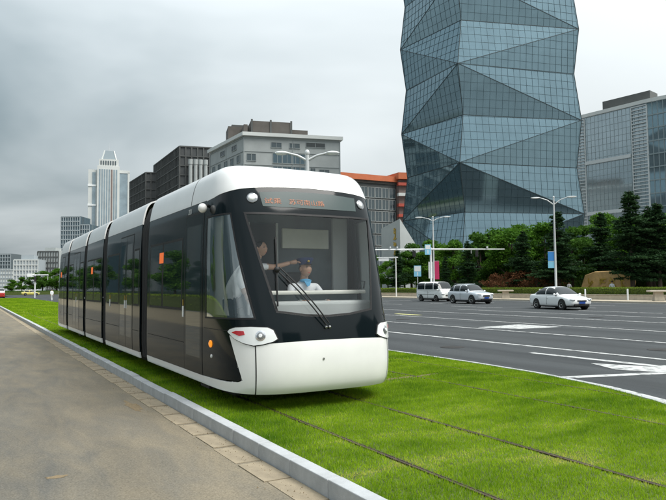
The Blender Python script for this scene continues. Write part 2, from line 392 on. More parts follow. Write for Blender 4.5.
# ------------------------------------------------------------------ ground and roads
def zr(X): return -.10 + (X-9.8)*.0085           # cross fall of the avenue
g = struct(MB().add([(-3000, -3000, -.45), (3000, -3000, -.45), (3000, 3000, -.45), (-3000, 3000, -.45)], [(0, 1, 2, 3)]).build('ground', 'ground'))
lr = struct(MB().box(-3.2, 2.815, -60, 420, -.5, -.15).build('road', 'road_left'))
lr['label'] = 'dusty grey service road beside the grass tramway'
rr_ = MB(); rr_.add([(9.0, -80, zr(9.0)), (45, -80, zr(45)), (45, 420, zr(45)), (9.0, 420, zr(9.0))], [(0, 1, 2, 3)])
rr = struct(rr_.build('avenue', 'road_right'))
xr = struct(MB().box(-60, 9.2, 137, 180, -.4, -.135).build('crossing_road', 'road_right'))
tanp = struct(MB().box(-9.5, -3.2, -60, 420, -.45, -.146).build('pavement', 'tan_pave'))
fp_ = struct(MB().box(45.2, 49.2, -60, 300, -.3, .335).build('pavement', 'pavement'))
pz = struct(MB().box(49.2, 420, -60, 300, -.3, .30).build('plaza', 'plaza'))

# kerb of the near road: single stones
KL = .78
def stone_mesh(L, w, z0, z1, mat):
    return MB().box(-w, 0, .004, L-.004, z0, z1)
kerb_root = struct(MB().box(2.83, 2.945, -10, 42, -.3, -.03).build('kerb', 'kerb'))
kms = []
for k in range(3):
    mb = MB().box(2.80, 2.95, .004, KL-.005, -.22, .012)
    o = mb.mesh('kerb_stone', 'kerb'); kms.append(o)
y = -1.2; k = 0
while y < 41:
    o = inst('kerb_stone', kms[k % 3], kerb_root, (random.uniform(-.003, .003), y, random.uniform(-.003, .003)))
    o.rotation_euler = (0, random.uniform(-.003, .003), 0)
    b = o.modifiers.new('bevel', 'BEVEL'); b.width = .008; b.segments = 2
    y += KL; k += 1
struct(MB().box(2.80, 2.95, y, 136, -.3, .012).build('kerb', 'kerb', bevel=.012))
# gutter slabs
gms = [MB().box(-.14, .14, .006, .494, -.06, 0).mesh('gutter_slab', 'gutter') for k in range(2)]
y = -1.0; k = 0
while y < 30:
    L = random.uniform(.85, 1.1)
    o = inst('gutter_slab', gms[k % 2], lr, (2.655+random.uniform(-.015, .01), y, -.143+random.uniform(-.002, .004)), random.uniform(-.006, .006), (random.uniform(.93, 1.06), random.uniform(1.3, 1.52), 1))
    y += .75; k += 1
stuff(MB().box(2.52, 2.79, y, 136, -.2, -.143).build('gutter_strip', 'gutter', lr))

# grit and washed-out sand along the gutter, small sand stains on the lane
gr_ = MB(); rg = random.Random(21)
for k in range(500):
    yy = 2.2+rg.random()**1.7*24; xx = 2.79-abs(rg.gauss(0, .16))-.01; r_ = rg.uniform(.003, .009)
    gr_.add([(xx-r_, yy, -.142), (xx+r_, yy-r_*.6, -.142), (xx+r_*.3, yy+r_, -.142), (xx, yy, -.142+r_*1.3)], [(0, 1, 3), (1, 2, 3), (2, 0, 3)])
stuff(gr_.build('grit', 'sand', lr))
for (cx_, cy_, rx, ry) in ((.95, 4.05, .07, .035), (1.22, 4.15, .04, .025), (2.3, 10.5, .09, .5), (.8, 7.0, .12, .05)):
    n = 18; rr0 = [rg.uniform(.65, 1.25) for _ in range(n)]
    st_ = MB().add([(cx_+rx*rr0[k]*math.cos(6.283*k/n), cy_+ry*rr0[k]*math.sin(6.283*k/n), -.1475) for k in range(n)], [tuple(range(n))]).build('sand_stain', 'sand', lr)
# right kerb (flares at the mouth of the junction)
KX = [(-8, 5.2), (0, 5.6), (2.5, 6.6), (4.2, 7.75), (5.8, 8.75), (7.3, 9.3), (9, 9.62), (11, 9.75), (20, 9.75), (137, 9.75)]
def kerbx(y): return np.interp(y, [p[0] for p in KX], [p[1] for p in KX])
kb = MB(); ys = list(np.arange(-8, 14, .5)) + [20, 40, 80, 137]
for i in range(len(ys)-1):
    y0, y1 = ys[i], ys[i+1]; a, b_ = kerbx(y0), kerbx(y1)
    kb.add([(a-.0, y0, -.3), (a+.16, y0, -.3), (b_+.16, y1, -.3), (b_, y1, -.3), (a, y0, .01), (a+.16, y0, .0), (b_+.16, y1, .0), (b_, y1, .01)],
           [(4, 5, 6, 7), (1, 2, 6, 5), (0, 4, 7, 3)])
struct(kb.build('kerb', 'kerb', smooth=30))
# widened carriageway in front of the flared kerb
fl = MB()
for i in range(len(ys)-1):
    y0, y1 = ys[i], ys[i+1]
    if y0 >= 11: break
    fl.add([(kerbx(y0)+.1, y0, -.103), (9.1, y0, -.103), (9.1, y1, -.103), (kerbx(y1)+.1, y1, -.103)], [(0, 1, 2, 3)])
struct(fl.build('road', 'road_right'))
# lane lines
def strip(X, y0, y1, w, mat='marking', name='lane_line', dz=.005):
    return MB().add([(X-w/2, y0, zr(X-w/2)+dz), (X+w/2, y0, zr(X+w/2)+dz), (X+w/2, y1, zr(X+w/2)+dz), (X-w/2, y1, zr(X-w/2)+dz)], [(0, 1, 2, 3)]).build(name, mat, rr)
def flat(poly, name='road_arrow', mat='marking', dz=.005):
    return MB().add([(x, y, zr(x)+dz) for x, y in poly], [tuple(range(len(poly)))]).build(name, mat, rr)
strip(14.2, -30, 120, .17); strip(17.9, -30, 120, .15); strip(21.6, -30, 110, .15)
strip(25.8, -30, 40, .15); strip(29.2, -30, 34, .15)
for X in (25.8, 29.2, 32.7, 36.2, 39.8):
    for k in range(12):
        y0 = -20 + k*12 + (X % 3)*2
        if X < 30 and y0 < 44: continue
        strip(X, y0, y0+5.5, .15)
strip(44.4, -40, 200, .15)
strip(22.75, 29.8, 32.2, .35, 'marking_yellow', 'yellow_mark')
flat([(18.3, 20.1), (18.9, 18.4), (20.9, 18.05), (20.8, 20.3)], 'diamond_mark')
flat([(12.82, 12.2), (13.0, 12.15), (13.16, 8.7), (12.9, 8.7)])
flat([(12.32, 9.85), (11.86, 8.85), (12.3, 7.9), (13.2, 7.0), (13.25, 8.68), (12.88, 8.68)])
flat([(10.15, 8.85), (10.05, 8.62), (12.5, 7.75), (12.6, 7.98)], 'stop_line')
el = MB()
for i in range(len(ys)-1):
    y0, y1 = ys[i], ys[i+1]
    if y0 < 2 or y1 > 8.2: continue
    el.add([(kerbx(y0)+.45, y0, -.093), (kerbx(y0)+.6, y0, -.093), (kerbx(y1)+.6, y1, -.093), (kerbx(y1)+.45, y1, -.093)], [(0, 1, 2, 3)])
el.build('edge_line', 'marking', rr)
for (mx_, my_) in ((12.3, 14.6), (16.1, 10.6), (19.5, 27.0), (27.4, 21.5)):
    mh = MB().lathe([(.36, 0), (.36, .004), (.34, .006)], 20); mo = mh.build('manhole_cover', 'under', rr, 30); mo.location = (mx_, my_, zr(mx_)+.001)
# far kerb and low wall
fk = MB(); fk.box(45.0, 45.2, -60, 300, -.3, .345); struct(fk.build('kerb', 'stone', bevel=.02))
lw = MB().box(48.95, 49.25, -60, 112, .2, .72).build('low_wall', 'stone', bevel=.03)
tag(lw, 'long low tan stone wall edging the pavement in front of the hedge', 'wall')
cp = MB().box(48.9, 49.3, -60, 112, .723, .78).build('coping', 'stone', lw, bevel=.02)

# ------------------------------------------------------------------ tramway: soil, rails, grass
ver = MB(); yv = [-8, -4, 0, 2, 3, 4, 5, 6, 7, 8, 9, 10, 12, 20, 60, 137]
for i in range(len(yv)-1):
    ver.add([(2.93, yv[i], -.012), (kerbx(yv[i])+.02, yv[i], -.012), (kerbx(yv[i+1])+.02, yv[i+1], -.012), (2.93, yv[i+1], -.012)], [(0, 1, 2, 3)])
struct(ver.build('verge', 'soil'))
TCX = 4.45
RAILS = [TCX-.7175, TCX+.7175, 7.42, 8.86]
def rail_obj(X):
    mb = MB()
    for a, b_, z in ((-.026, .006, .003), (.022, .032, .0)):
        mb.box(X+a, X+b_, {7.42: 3.9, 8.86: 6.3}.get(X, -8), 137, -.05, z)
    return mb
for i, X in enumerate(RAILS):
    r0 = rail_obj(X).build('rail', 'rail')
    tag(r0, ['steel grooved rail in the grass between the kerb and the tram', 'steel grooved rail in the grass under the tram, second from the near kerb',
             'rail of the empty second track, closest to the tram', 'rail of the empty second track beside the avenue kerb'][i], 'rail')
# bare earth scars across the verge
sc_ = MB()
for k in range(22):
    t = k/21; x = 5.6+t*2.4; yv_ = 9.75+t*.25+random.uniform(-.05, .05)
    sc_.sphere((x, yv_, -.012), (random.uniform(.05, .14), random.uniform(.02, .05), .016), 8, 4)
stuff(tag(sc_.build('bare_earth', 'earth', smooth=60), 'line of bare brown earth crossing the grass beside the tram', 'earth'))

def vnoise(x, y, sx, sy, seed):
    g_ = np.random.default_rng(seed+90).uniform(-1, 1, (512, 512)); u = x/sx+37.3; v = y/sy+11.7; i = np.floor(u).astype(int); j = np.floor(v).astype(int)
    fu = u-i; fv = v-j; fu = fu*fu*(3-2*fu); fv = fv*fv*(3-2*fv); G = lambda a, b: g_[a % 512, b % 512]
    return (G(i, j)*(1-fu)+G(i+1, j)*fu)*(1-fv)+(G(i, j+1)*(1-fu)+G(i+1, j+1)*fu)*fv
def grass_field(name, n_per, region, h0, h1, w, seed):
    g_ = np.random.default_rng(seed); x0, x1, y0, y1 = region
    n = int(n_per*(x1-x0)*(y1-y0)); x = g_.uniform(x0, x1, n); yy = g_.uniform(y0, y1, n)
    kx = np.interp(yy, [p[0] for p in KX], [p[1] for p in KX])
    ok = (x < kx+.01)
    # only what the camera could see (wedge to the right of the near kerb)
    for X in RAILS:
        dd = np.abs(x-X-.004); ok &= ~((dd < .040+.014*np.sin(yy*3.1+X)) & (g_.random(n) < .88)); 
    d = np.abs(yy-(9.75+(x-5.6)/3.6*.25)); ok &= ~((d < .07) & (x > 5.5) & (x < 8.1) & (g_.random(n) < .6))
    x = x[ok]; yy = yy[ok]; n = len(x)
    # low frequency tint
    lf = (vnoise(x, yy, 1.1, .55, 1)*1.0+vnoise(x, yy, .45, .22, 2)*.7+vnoise(x, yy, 2.6, 2.2, 3)*.6+vnoise(x, yy, .16, .12, 4)*.45)*.85
    tint = np.clip(.47+.30*lf+g_.normal(0, .15, n), 0, 1)
    near = np.min(np.abs(x[:, None]-np.array(RAILS)[None]), axis=1); tint = np.clip(tint+np.where(near < .16, .10, 0), 0, 1)
    h = g_.uniform(h0, h1, n)*np.clip(1-.25*lf, .5, 1.4); a = g_.uniform(0, 2*np.pi, n); lean = g_.uniform(.1, .75, n)*h; la = g_.uniform(0, 2*np.pi, n)
    ww = w*g_.uniform(.7, 1.3, n)
    v = np.empty((n, 3, 3), np.float32)
    v[:, 0, 0] = x-np.cos(a)*ww; v[:, 0, 1] = yy-np.sin(a)*ww; v[:, 0, 2] = -.014
    v[:, 1, 0] = x+np.cos(a)*ww; v[:, 1, 1] = yy+np.sin(a)*ww; v[:, 1, 2] = -.014
    v[:, 2, 0] = x+np.cos(la)*lean; v[:, 2, 1] = yy+np.sin(la)*lean; v[:, 2, 2] = -.014+h
    return v, np.repeat(tint, 3)
def tri_mesh(name, V, T, mat):
    n = len(V); me = bpy.data.meshes.new(name)
    me.vertices.add(n*3); me.vertices.foreach_set('co', V.reshape(-1))
    me.loops.add(n*3); me.loops.foreach_set('vertex_index', np.arange(n*3, dtype=np.int32))
    me.polygons.add(n); me.polygons.foreach_set('loop_start', np.arange(0, n*3, 3, dtype=np.int32))
    at = me.attributes.new('tint', 'FLOAT', 'POINT'); at.data.foreach_set('value', T.astype(np.float32))
    me.materials.append(M[mat]); me.update(calc_edges=True); return me
parts = [grass_field('a', 6500, (2.95, 7.4, 1.4, 9.5), .02, .048, .0035, 1), grass_field('b', 5000, (7.4, 9.76, 3.6, 12), .02, .05, .004, 2),
         grass_field('c', 2800, (2.95, 7.4, 9.5, 18), .025, .05, .005, 3), grass_field('d', 2200, (7.4, 9.76, 12, 22), .03, .055, .006, 4),
         grass_field('e', 700, (2.95, 9.76, 18, 45), .03, .06, .010, 5), grass_field('f', 120, (2.95, 9.76, 45, 137), .05, .09, .03, 6)]
gm = tri_mesh('grass', np.concatenate([p[0] for p in parts]), np.concatenate([p[1] for p in parts]), 'grass')
stuff(tag(inst('grass', gm), 'bright green mown grass between the tram rails', 'grass'))

# ------------------------------------------------------------------ the tram (local: x across, y back from the nose, z up)
ZT = [.24, .32, .5, .75, 1.0, 1.3, 2.0, 2.8, 3.1, 3.25, 3.4, 3.5, 3.57, 3.61]
YT = [.09, .035, .0, .0, .03, .10, .30, .54, .65, .72, .82, .93, 1.06, 1.24]
WT = [1.335, 1.35, 1.36, 1.365, 1.365, 1.365, 1.36, 1.335, 1.31, 1.285, 1.245, 1.195, 1.12, 1.0]
YB = 1.59; NE = 3.8
def herm(x, X, Y):
    n = len(X); i = min(max(int(np.searchsorted(X, x))-1, 0), n-2)
    m = lambda k: (Y[min(k+1, n-1)]-Y[max(k-1, 0)])/(X[min(k+1, n-1)]-X[max(k-1, 0)])
    h = X[i+1]-X[i]; t = (x-X[i])/h
    return (2*t**3-3*t**2+1)*Y[i]+(t**3-2*t**2+t)*h*m(i)+(-2*t**3+3*t**2)*Y[i+1]+(t**3-t**2)*h*m(i+1)
def cab_pt(phi, z):
    p = R(phi); z = min(max(z, .24), 3.61); W = herm(z, ZT, WT); D = YB-herm(z, ZT, YT)
    r = (abs(math.sin(p))**NE+abs(math.cos(p))**NE)**(-1/NE)
    return Vector((W*r*math.sin(p), YB-D*r*math.cos(p), z))
def cab(phi, z):
    P = cab_pt(phi, z)
    a = cab_pt(phi+.4, z)-cab_pt(phi-.4, z); b = cab_pt(phi, z+.006)-cab_pt(phi, z-.006)
    return P, a.cross(b).normalized()
TL = 20.95
def rear(phi, z):
    P, n = cab(phi, z); return Vector((-P.x, TL-P.y, P.z)), Vector((-n.x, -n.y, n.z))
def side(sg):
    def f(y, z):
        W = herm(z, ZT, WT); n = Vector((sg, 0, -(herm(min(z+.01, 3.61), ZT, WT)-herm(max(z-.01, .24), ZT, WT))/.02)).normalized()
        return Vector((sg*W, y, z)), n
    return f
tram = empty('tram', (4.53, 8.0, 0)); tag(tram, 'long black and white articulated tram standing on the grass track', 'tram')
mir = lambda p: [(-a, b) for a, b in p]
ARC = [(-90, 3.06), (-72, 3.08), (-55, 3.13), (-44, 3.17), (-33, 3.195), (-16, 3.22), (0, 3.23), (16, 3.22), (33, 3.195), (44, 3.17), (55, 3.13), (72, 3.08), (90, 3.06)]
DA, DZ = 2.0, .05
def cab_shell(f, flip, front):
    mask = [[(-90, 2.81), (90, 2.81)] + ARC[::-1],
            [(-41, 1.27), (-31, 1.36), (-15, 1.30), (0, 1.28), (15, 1.30), (31, 1.36), (41, 1.27), (42, .93), (28, .95), (15, .96), (-15, .96), (-28, .95), (-42, .93)]]
    if front:
        pil = [(-51, 2.81), (-47.5, 2.2), (-41, 1.27), (-31, 1.36), (-36.5, 2.05), (-43, 2.81)]
        mask += [pil, mir(pil)]
    mask += [[(-90, 1.25), (-90, 2.81), (-87.5, 2.81), (-87.5, 1.25)], [(90, 1.25), (90, 2.81), (87.5, 2.81), (87.5, 1.25)]]
    low = [(-90, 1.25), (-41, 1.27), (-42, .93), (-49, .42), (-90, .37)]
    mask += [low, mir(low)]
    body = patch_obj('cab' if front else 'rear_cab', mask, f, 'mask_paint', tram, DA, DZ, 0, .03, flip=flip)
    rf = patch_obj('cab_roof', [ARC + [(90, 3.61), (-90, 3.61)]], f, 'white_paint', body, DA, .03, .004, .03, flip=flip)
    cap = MB(); ring = [f(a, 3.61)[0] for a in range(-90, 91, 3)]; cap.add([Vector((p.x, p.y, p.z+.003)) for p in ring], [tuple(range(len(ring)))]); flip_out(cap.build('roof_cap', 'white_paint', body))
    nose = [(-42, .245), (42, .245), (42, .93), (28, .95), (15, .96), (-15, .96), (-28, .95), (-42, .93)]
    patch_obj('nose_panel', [nose], f, 'nose_white', body, DA, DZ, .010, .03, flip=flip)
    wing = [(-57, 1.04), (-50, 1.0), (-42.6, .93), (-42.6, .245), (-90, .245), (-90, .37), (-60, .385), (-52, .40), (-49.3, .43)]
    for p in (wing, mir(wing)): patch_obj('wing_panel', [p], f, 'nose_white', body, DA, DZ, .008, .03, flip=flip)
    return body
CAB = cab_shell(cab, False, True)
RCAB = cab_shell(rear, False, False)
sw_ = [(-41, 1.27), (-87.5, 1.25), (-87.5, 2.81), (-51, 2.81)]
patch_obj('rear_window', [sw_, mir(sw_), [(-44, 2.81), (44, 2.81), (31, 1.36), (-31, 1.36)], [(-51, 2.81), (-43, 2.81), (-31, 1.36), (-41, 1.27)], mir([(-51, 2.81), (-43, 2.81), (-31, 1.36), (-41, 1.27)]),
          [(-90, 1.25), (-90, 2.81), (-87.5, 2.81), (-87.5, 1.25)], mir([(-90, 1.25), (-90, 2.81), (-87.5, 2.81), (-87.5, 1.25)])], rear, 'dark_glass', RCAB, DA, DZ, -.002, .02)
# glazing of the driver's cab
ws = [(-43, 2.81), (-36.5, 2.05), (-31, 1.36), (-15, 1.30), (0, 1.28), (15, 1.30), (31, 1.36), (36.5, 2.05), (43, 2.81)]
patch_obj('windscreen', [ws], cab, 'windscreen', CAB, DA, .08, -.006, 0)
def frame_poly(poly, w):
    Q = [(p[0]/w[0], p[1]/w[1]) for p in poly]; n = len(Q); ar = sum(Q[k][0]*Q[(k+1) % n][1]-Q[(k+1) % n][0]*Q[k][1] for k in range(n)); sg = 1 if ar > 0 else -1; inn = []
    for k in range(n):
        a, b, c = Vector(Q[k-1]), Vector(Q[k]), Vector(Q[(k+1) % n]); d1 = (b-a).normalized(); d2 = (c-b).normalized()
        n1, n2 = Vector((-d1.y, d1.x))*sg, Vector((-d2.y, d2.x))*sg; m = (n1+n2); m = m/max(.3, m.length_squared/2); inn.append(((b.x+m.x)*w[0], (b.y+m.y)*w[1]))
    return [[poly[k], poly[(k+1) % n], inn[(k+1) % n], inn[k]] for k in range(n)]
patch_obj('windscreen_frit', frame_poly(ws, (1.2, .03)), cab, 'seam', CAB, DA, DZ, .003, 0)
sw = [(-87.5, 1.25), (-41, 1.27), (-47.5, 2.2), (-51, 2.81), (-87.5, 2.81)]
for p in (sw, mir(sw)):
    patch_obj('side_window', [p], cab, 'side_glass', CAB, DA, .08, -.006, 0)
    patch_obj('window_gasket', frame_poly(p, (1.1, .025)), cab, 'seam', CAB, DA, DZ, .003, 0)
# seam lines on the nose
for s in (-1, 1):
    patch_obj('panel_seam', [[(s*42-.0, .245), (s*42.6, .245), (s*42.6, .93), (s*42, .93)]], cab, 'seam', CAB, DA, DZ, .011, .004)
    hl = [(-57.5, 1.09), (-56, 1.125), (-52, 1.155), (-44, 1.165), (-36, 1.155), (-33.5, 1.12), (-31.8, 1.0), (-34, .965), (-39, .93), (-43, .915), (-48, .945), (-53, 1.0)]
    P = hl if s < 0 else mir(hl)
    bez = [(a+(a-s*44)*.06, b+(b-1.04)*.10) for a, b in P]
    patch_obj('headlight_gasket', [bez], cab, 'seam', CAB, DA, DZ, .014, .02)
    H_ = patch_obj('headlight', [P], cab, 'lens', CAB, DA, DZ, .026, .03)
    rd = [(s*54.5, 1.085), (s*52, 1.11), (s*47.5, 1.11), (s*47, 1.06), (s*50, 1.04)]
    patch_obj('red_lens', [rd], cab, 'red_lens', CAB, DA, DZ, .030, .01)
    for (a, b, r, mt, o_) in ((39.5, 1.045, .072, 'chrome', .030), (39.5, 1.045, .052, 'lens_dark', .040), (39.5, 1.045, .026, 'lens', .05)):
        Pp, n = cab(s*a, b); q = n.to_track_quat('Z', 'Y').to_matrix().to_4x4(); q.translation = Pp+n*(o_-.02)
        MB().lathe([(r, 0), (r, .016), (r*.8, .022)], 20, q).build('headlamp_ring' if mt == 'chrome' else 'headlamp_lens', mt, CAB, 40)
    # round marker lamps beside the destination display
    Pp, n = cab(s*37.5, 3.025); q = n.to_track_quat('Z', 'Y').to_matrix().to_4x4(); q.translation = Pp
    MB().lathe([(.080, -.01), (.080, .012), (.068, .018)], 20, q).build('marker_ring', 'lens_dark', CAB, 40)
    q2 = q.copy(); q2.translation = Pp+n*.012+Vector((-.012, 0, .004))
    MB().lathe([(.052, 0), (.046, .012), (.028, .02), (.008, .023)], 20, q2).build('marker_lamp', 'lens', CAB, 50)
    # camera balls at the cab corners
    c = Vector((s*1.42, 1.50, 2.94)); MB().sphere(c, (.07, .07, .074), 16, 12).build('camera_ball', 'white_paint', CAB, 60)
    MB().tube([(s*1.29, 1.54, 2.99), c+Vector((0, 0, .02))], .025, 8).build('camera_arm', 'rubber', CAB, 40)
    Pp, n = cab(s*78, .88); q = n.to_track_quat('Z', 'Y').to_matrix().to_4x4(); q.translation = Pp
    MB().lathe([(.055, 0), (.055, .015), (.03, .03)], 14, q).build('turn_lamp', 'amber', CAB, 50)
    Pp, n = cab(s*77, .70); q = n.to_track_quat('Z', 'Y').to_matrix().to_4x4(); q.translation = Pp
    MB().lathe([(.028, 0), (.028, .012), (.02, .016)], 12, q).build('release_button', 'white_mark', CAB, 50)
    # horizontal seam of the dark lower side
    patch_obj('panel_seam', [[(s*90, 1.10), (s*58, 1.10), (s*58, 1.108), (s*90, 1.108)]], cab, 'seam', CAB, DA, DZ, .004, 0)
# badge on the nose
Pp, n = cab(-6, .70); q = n.to_track_quat('Z', 'Y').to_matrix().to_4x4(); q.translation = Pp+n*.01
MB().lathe([(.018, 0), (.015, .01)], 12, q).build('nose_bolt', 'steel', CAB, 40)
# destination display
DSP = patch_obj('destination_display', [[(-32, 2.90), (-33.5, 3.12), (-16, 3.15), (0, 3.155), (16, 3.15), (33.5, 3.12), (32, 2.90)]], cab, 'display_glass', CAB, DA, DZ, .006, .012)
def text_mesh(body, size):
    cu = bpy.data.curves.new('t', 'FONT'); cu.body = body; cu.size = size; cu.resolution_u = 3
    o = bpy.data.objects.new('t', cu); COL.objects.link(o); dg = bpy.context.evaluated_depsgraph_get(); dg.update()
    me = bpy.data.meshes.new_from_object(o.evaluated_get(dg)); bpy.data.objects.remove(o); return me
def led_text(body, a0, a1, zb, zh):
    me = text_mesh(body, 1.)
    if not len(me.vertices): return
    xs = [v.co.x for v in me.vertices]; yl = [v.co.y for v in me.vertices]; x0, x1, y0, y1 = min(xs), max(xs), min(yl), max(yl)
    for v in me.vertices:
        P, n = cab(a0+(v.co.x-x0)/(x1-x0)*(a1-a0), zb+(v.co.y-y0)/(y1-y0)*zh); v.co = P+n*.011
    me.materials.clear(); me.materials.append(M['led_text']); me.update()
    inst('display_text', me, CAB)
led_text('试乘', -31, -21, 2.945, .085)
led_text('苏可南山路', -16, 9.5, 2.945, .085)
# wiper: two parallel arms from the lower centre and an upright blade
def cpt(a, z, o): P, n = cab(a, z); return P+n*o
for k, (da_, dz_) in enumerate(((0, 0), (1.6, .035))):
    pts = [cpt(-3+da_+(-26)*t, 1.15+.80*t+dz_*1.0, .05+.03*math.sin(math.pi*t)) for t in [i/10 for i in range(11)]]
    w_ = MB().tube(pts, .0105, 6).build('wiper_arm', 'seam', CAB, 60)
MB().tube([cpt(-27.2, 2.42, .03), cpt(-28.5, 2.0, .035), cpt(-29.6, 1.7, .035), cpt(-30.2, 1.44, .03)], .013, 6).build('wiper_blade', 'seam', CAB, 60)
MB().sphere(cpt(-28.6, 1.95, .045), .045, 10, 8).build('wiper_hub', 'seam', CAB, 60)
for a in (-3, -.6): MB().sphere(cpt(a, 1.135, .02), .022, 10, 8).build('wiper_pivot', 'steel', CAB, 60)

# cab interior
MB().box(-1.27, 1.27, 1.66, 1.72, .95, 3.0).build('cab_back_wall', 'interior_grey', CAB)
MB().box(-1.25, 1.25, .5, 1.66, .93, .98).build('cab_floor', 'interior_dark', CAB)
MB().box(-1.15, 1.15, .85, 1.66, 2.92, 2.96).build('cab_ceiling', 'interior_grey', CAB)
MB().box(-.02, .86, 1.60, 1.655, 2.36, 2.69).build('notice_panel', 'cream_panel', CAB, bevel=.01)
MB().box(.93, 1.22, 1.58, 1.655, 1.0, 2.9).build('pale_strip', 'interior_light', CAB, bevel=.02)  # added pale panel, imitates the light strip at the windscreen's right
MB().box(-.62, -.12, 1.615, 1.655, 1.1, 2.75).build('cab_door', 'interior_dark', CAB)
for x in (-.62, -.12): MB().box(x-.02, x+.02, 1.60, 1.655, 1.1, 2.77).build('door_post', 'interior_light', CAB)
db = MB(); db.box(-.72, 1.02, .50, .95, 1.00, 1.50); db.build('dashboard', 'interior_light', CAB, bevel=.05, seg=3)
MB().box(-.75, 1.06, .74, 1.0, 1.60, 1.66).build('dash_shelf', 'dash_white', CAB, bevel=.02)
MB().box(-.70, 1.0, .92, .98, 1.495, 1.61).build('dash_riser', 'interior_grey', CAB)
MB().tube([(.95, .80, 1.66), (.98, .80, 1.80), (1.06, .78, 1.80), (1.04, .78, 1.68)], .012, 6).build('dash_microphone', 'interior_dark', CAB, 50)
MB().box(-.03, .41, 1.40, 1.50, 1.2, 1.96).build('driver_seat_back', 'interior_dark', CAB, bevel=.05, seg=3)
MB().box(-.05, .43, 1.00, 1.42, 1.06, 1.18).build('driver_seat', 'interior_dark', CAB, bevel=.04, seg=3)
MB().box(.11, .27, 1.14, 1.3, .98, 1.06).build('seat_post', 'interior_dark', CAB)
# screen inside the near side window, whitened to imitate sky glare, with its curved pale edge
def screen(sg):
    e = [(1.62, 2.80), (1.62, 1.30), (.98, 1.30), (1.06, 1.52), (1.16, 1.70), (1.24, 2.0), (1.25, 2.4), (1.20, 2.80)]
    mb = MB(); n = len(e); x0, x1 = sg*1.20, sg*1.18
    mb.add([(x0, a, b) for a, b in e]+[(x1, a, b) for a, b in e], [tuple(range(n)), tuple(range(2*n-1, n-1, -1))]+[(k, (k+1) % n, n+(k+1) % n, n+k) for k in range(n)])
    o = flip_out(mb.build('cab_screen', 'dash_white', CAB))
    MB().tube([(sg*1.20, a, b) for a, b in e[2:]], .014, 6).build('screen_edge', 'dash_white', CAB, 60)
for sg in (-1,): screen(sg)
MB().box(-1.16, -.86, .78, 1.02, 1.0, 1.30).build('side_console', 'interior_dark', CAB, bevel=.04)
MB().tube([(-1.05, .92, 1.3), (-1.07, .92, 1.40), (-1.0, .88, 1.43), (-.96, .86, 1.30)], .012, 6).build('console_handle', 'interior_dark', CAB, 50)

# carriages
def carriage(y0, y1, doors, windows, displays, buttons, roofseam=None):
    body = None
    for sg in (-1, 1):
        f = side(sg); fl = sg < 0
        o = patch_obj('carriage' if body is None else 'carriage_side', [rect(y0, y1, .37, 3.07)], f, 'black_paint', body or tram, .6, .12, 0, .03, flip=fl)
        body = body or o
        patch_obj('skirt', [rect(y0, y1, .245, .366)], f, 'white_paint', body, .6, .04, .006, .03, flip=fl)
        patch_obj('roof_cove', [rect(y0, y1, 3.074, 3.61)], f, 'white_paint', body, .6, .03, .004, .03, flip=fl)
        for (a, b, c, d) in windows:
            patch_obj('window_gasket', [rect(a-.045, b+.045, c-.045, d+.045)], f, 'seam', body, .6, .12, .0010, 0, flip=fl)
            patch_obj('window', [rect(a, b, c, d)], f, 'dark_glass', body, .6, .12, .0022, .002, flip=fl)
        for (a, b) in doors:
            patch_obj('door_gap', [rect(a-.02, b+.02, .30, 2.93)], f, 'seam', body, .6, .12, .0030, 0, flip=fl)
            patch_obj('door', [rect(a, b, .31, 2.90)], f, 'black_paint', body, .6, .12, .0040, .002, flip=fl)
            patch_obj('door_window', [rect(a+.09, b-.09, .62, 2.72)], f, 'dark_glass', body, .6, .12, .0052, .001, flip=fl)
        for (a, b) in displays:
            patch_obj('route_display', [rect(a-.14, a+.14, b-.10, b+.10)], f, 'orange_led', body, .6, .2, .0050, .004, flip=fl)
        for (a, b) in buttons:
            patch_obj('door_button', [rect(a-.035, a+.035, b-.09, b+.09)], f, 'white_mark', body, .6, .2, .010, .008, flip=fl)
            patch_obj('button_plate', [rect(a-.02, a+.02, b+.10, b+.2)], f, 'gold', body, .6, .2, .010, .008, flip=fl)
        for k in range(1, int((y1-y0)/1.15)):
            a = y0+(y1-y0)*k/int((y1-y0)/1.15)
            if any(d0-.05 < a < d1+.05 for d0, d1 in doors) or any(w[0]-.05 < a < w[1]+.05 for w in windows): continue
            patch_obj('panel_seam', [rect(a-.007, a+.007, .38, 3.06)], f, 'seam', body, .6, .2, .003, 0, flip=fl)
        patch_obj('panel_seam', [rect(y0+.1, y1-.1, .80, .812)], f, 'seam', body, .6, .2, .0035, 0, flip=fl)
        if roofseam: patch_obj('roof_seam', [rect(roofseam-.01, roofseam+.01, 3.08, 3.60)], f, 'seam', body, .6, .03, .0065, 0, flip=fl)
    MB().box(-1.005, 1.005, y0, y1, 3.57, 3.612).build('roof_deck', 'white_paint', body)
    return body
def join(y0, y1):
    mb = MB(); n = max(3, int((y1-y0)/.085)); prof = [(1.27, .28), (1.29, .6), (1.29, 2.9), (1.24, 3.15), (1.14, 3.36), (.98, 3.5), (.8, 3.54)]
    loop = prof + [(-a, b) for a, b in prof[::-1]]
    yy = []
    for k in range(n): a = y0+(y1-y0)*k/n; w = (y1-y0)/n; yy += [(a+.1*w, 0), (a+.35*w, .035), (a+.65*w, .035), (a+.9*w, 0)]
    vs = []
    for (y_, b) in yy: vs += [(x+(b if x > 0 else -b), y_, z+(b if z > 3.2 else 0)) for x, z in loop]
    m = len(loop); fs = []
    for i in range(len(yy)-1):
        for k in range(m-1): fs.append((i*m+k, i*m+k+1, (i+1)*m+k+1, (i+1)*m+k))
    return flip_out(mb.add(vs, fs).build('bellows', 'rubber', tram, 30))
c1 = carriage(1.59, 5.2, [(1.68, 2.60)], [(2.80, 3.98, 1.38, 2.53), (4.08, 4.95, 1.38, 2.53)], [(4.13, 2.28)], [(2.68, 1.32)], roofseam=2.40)
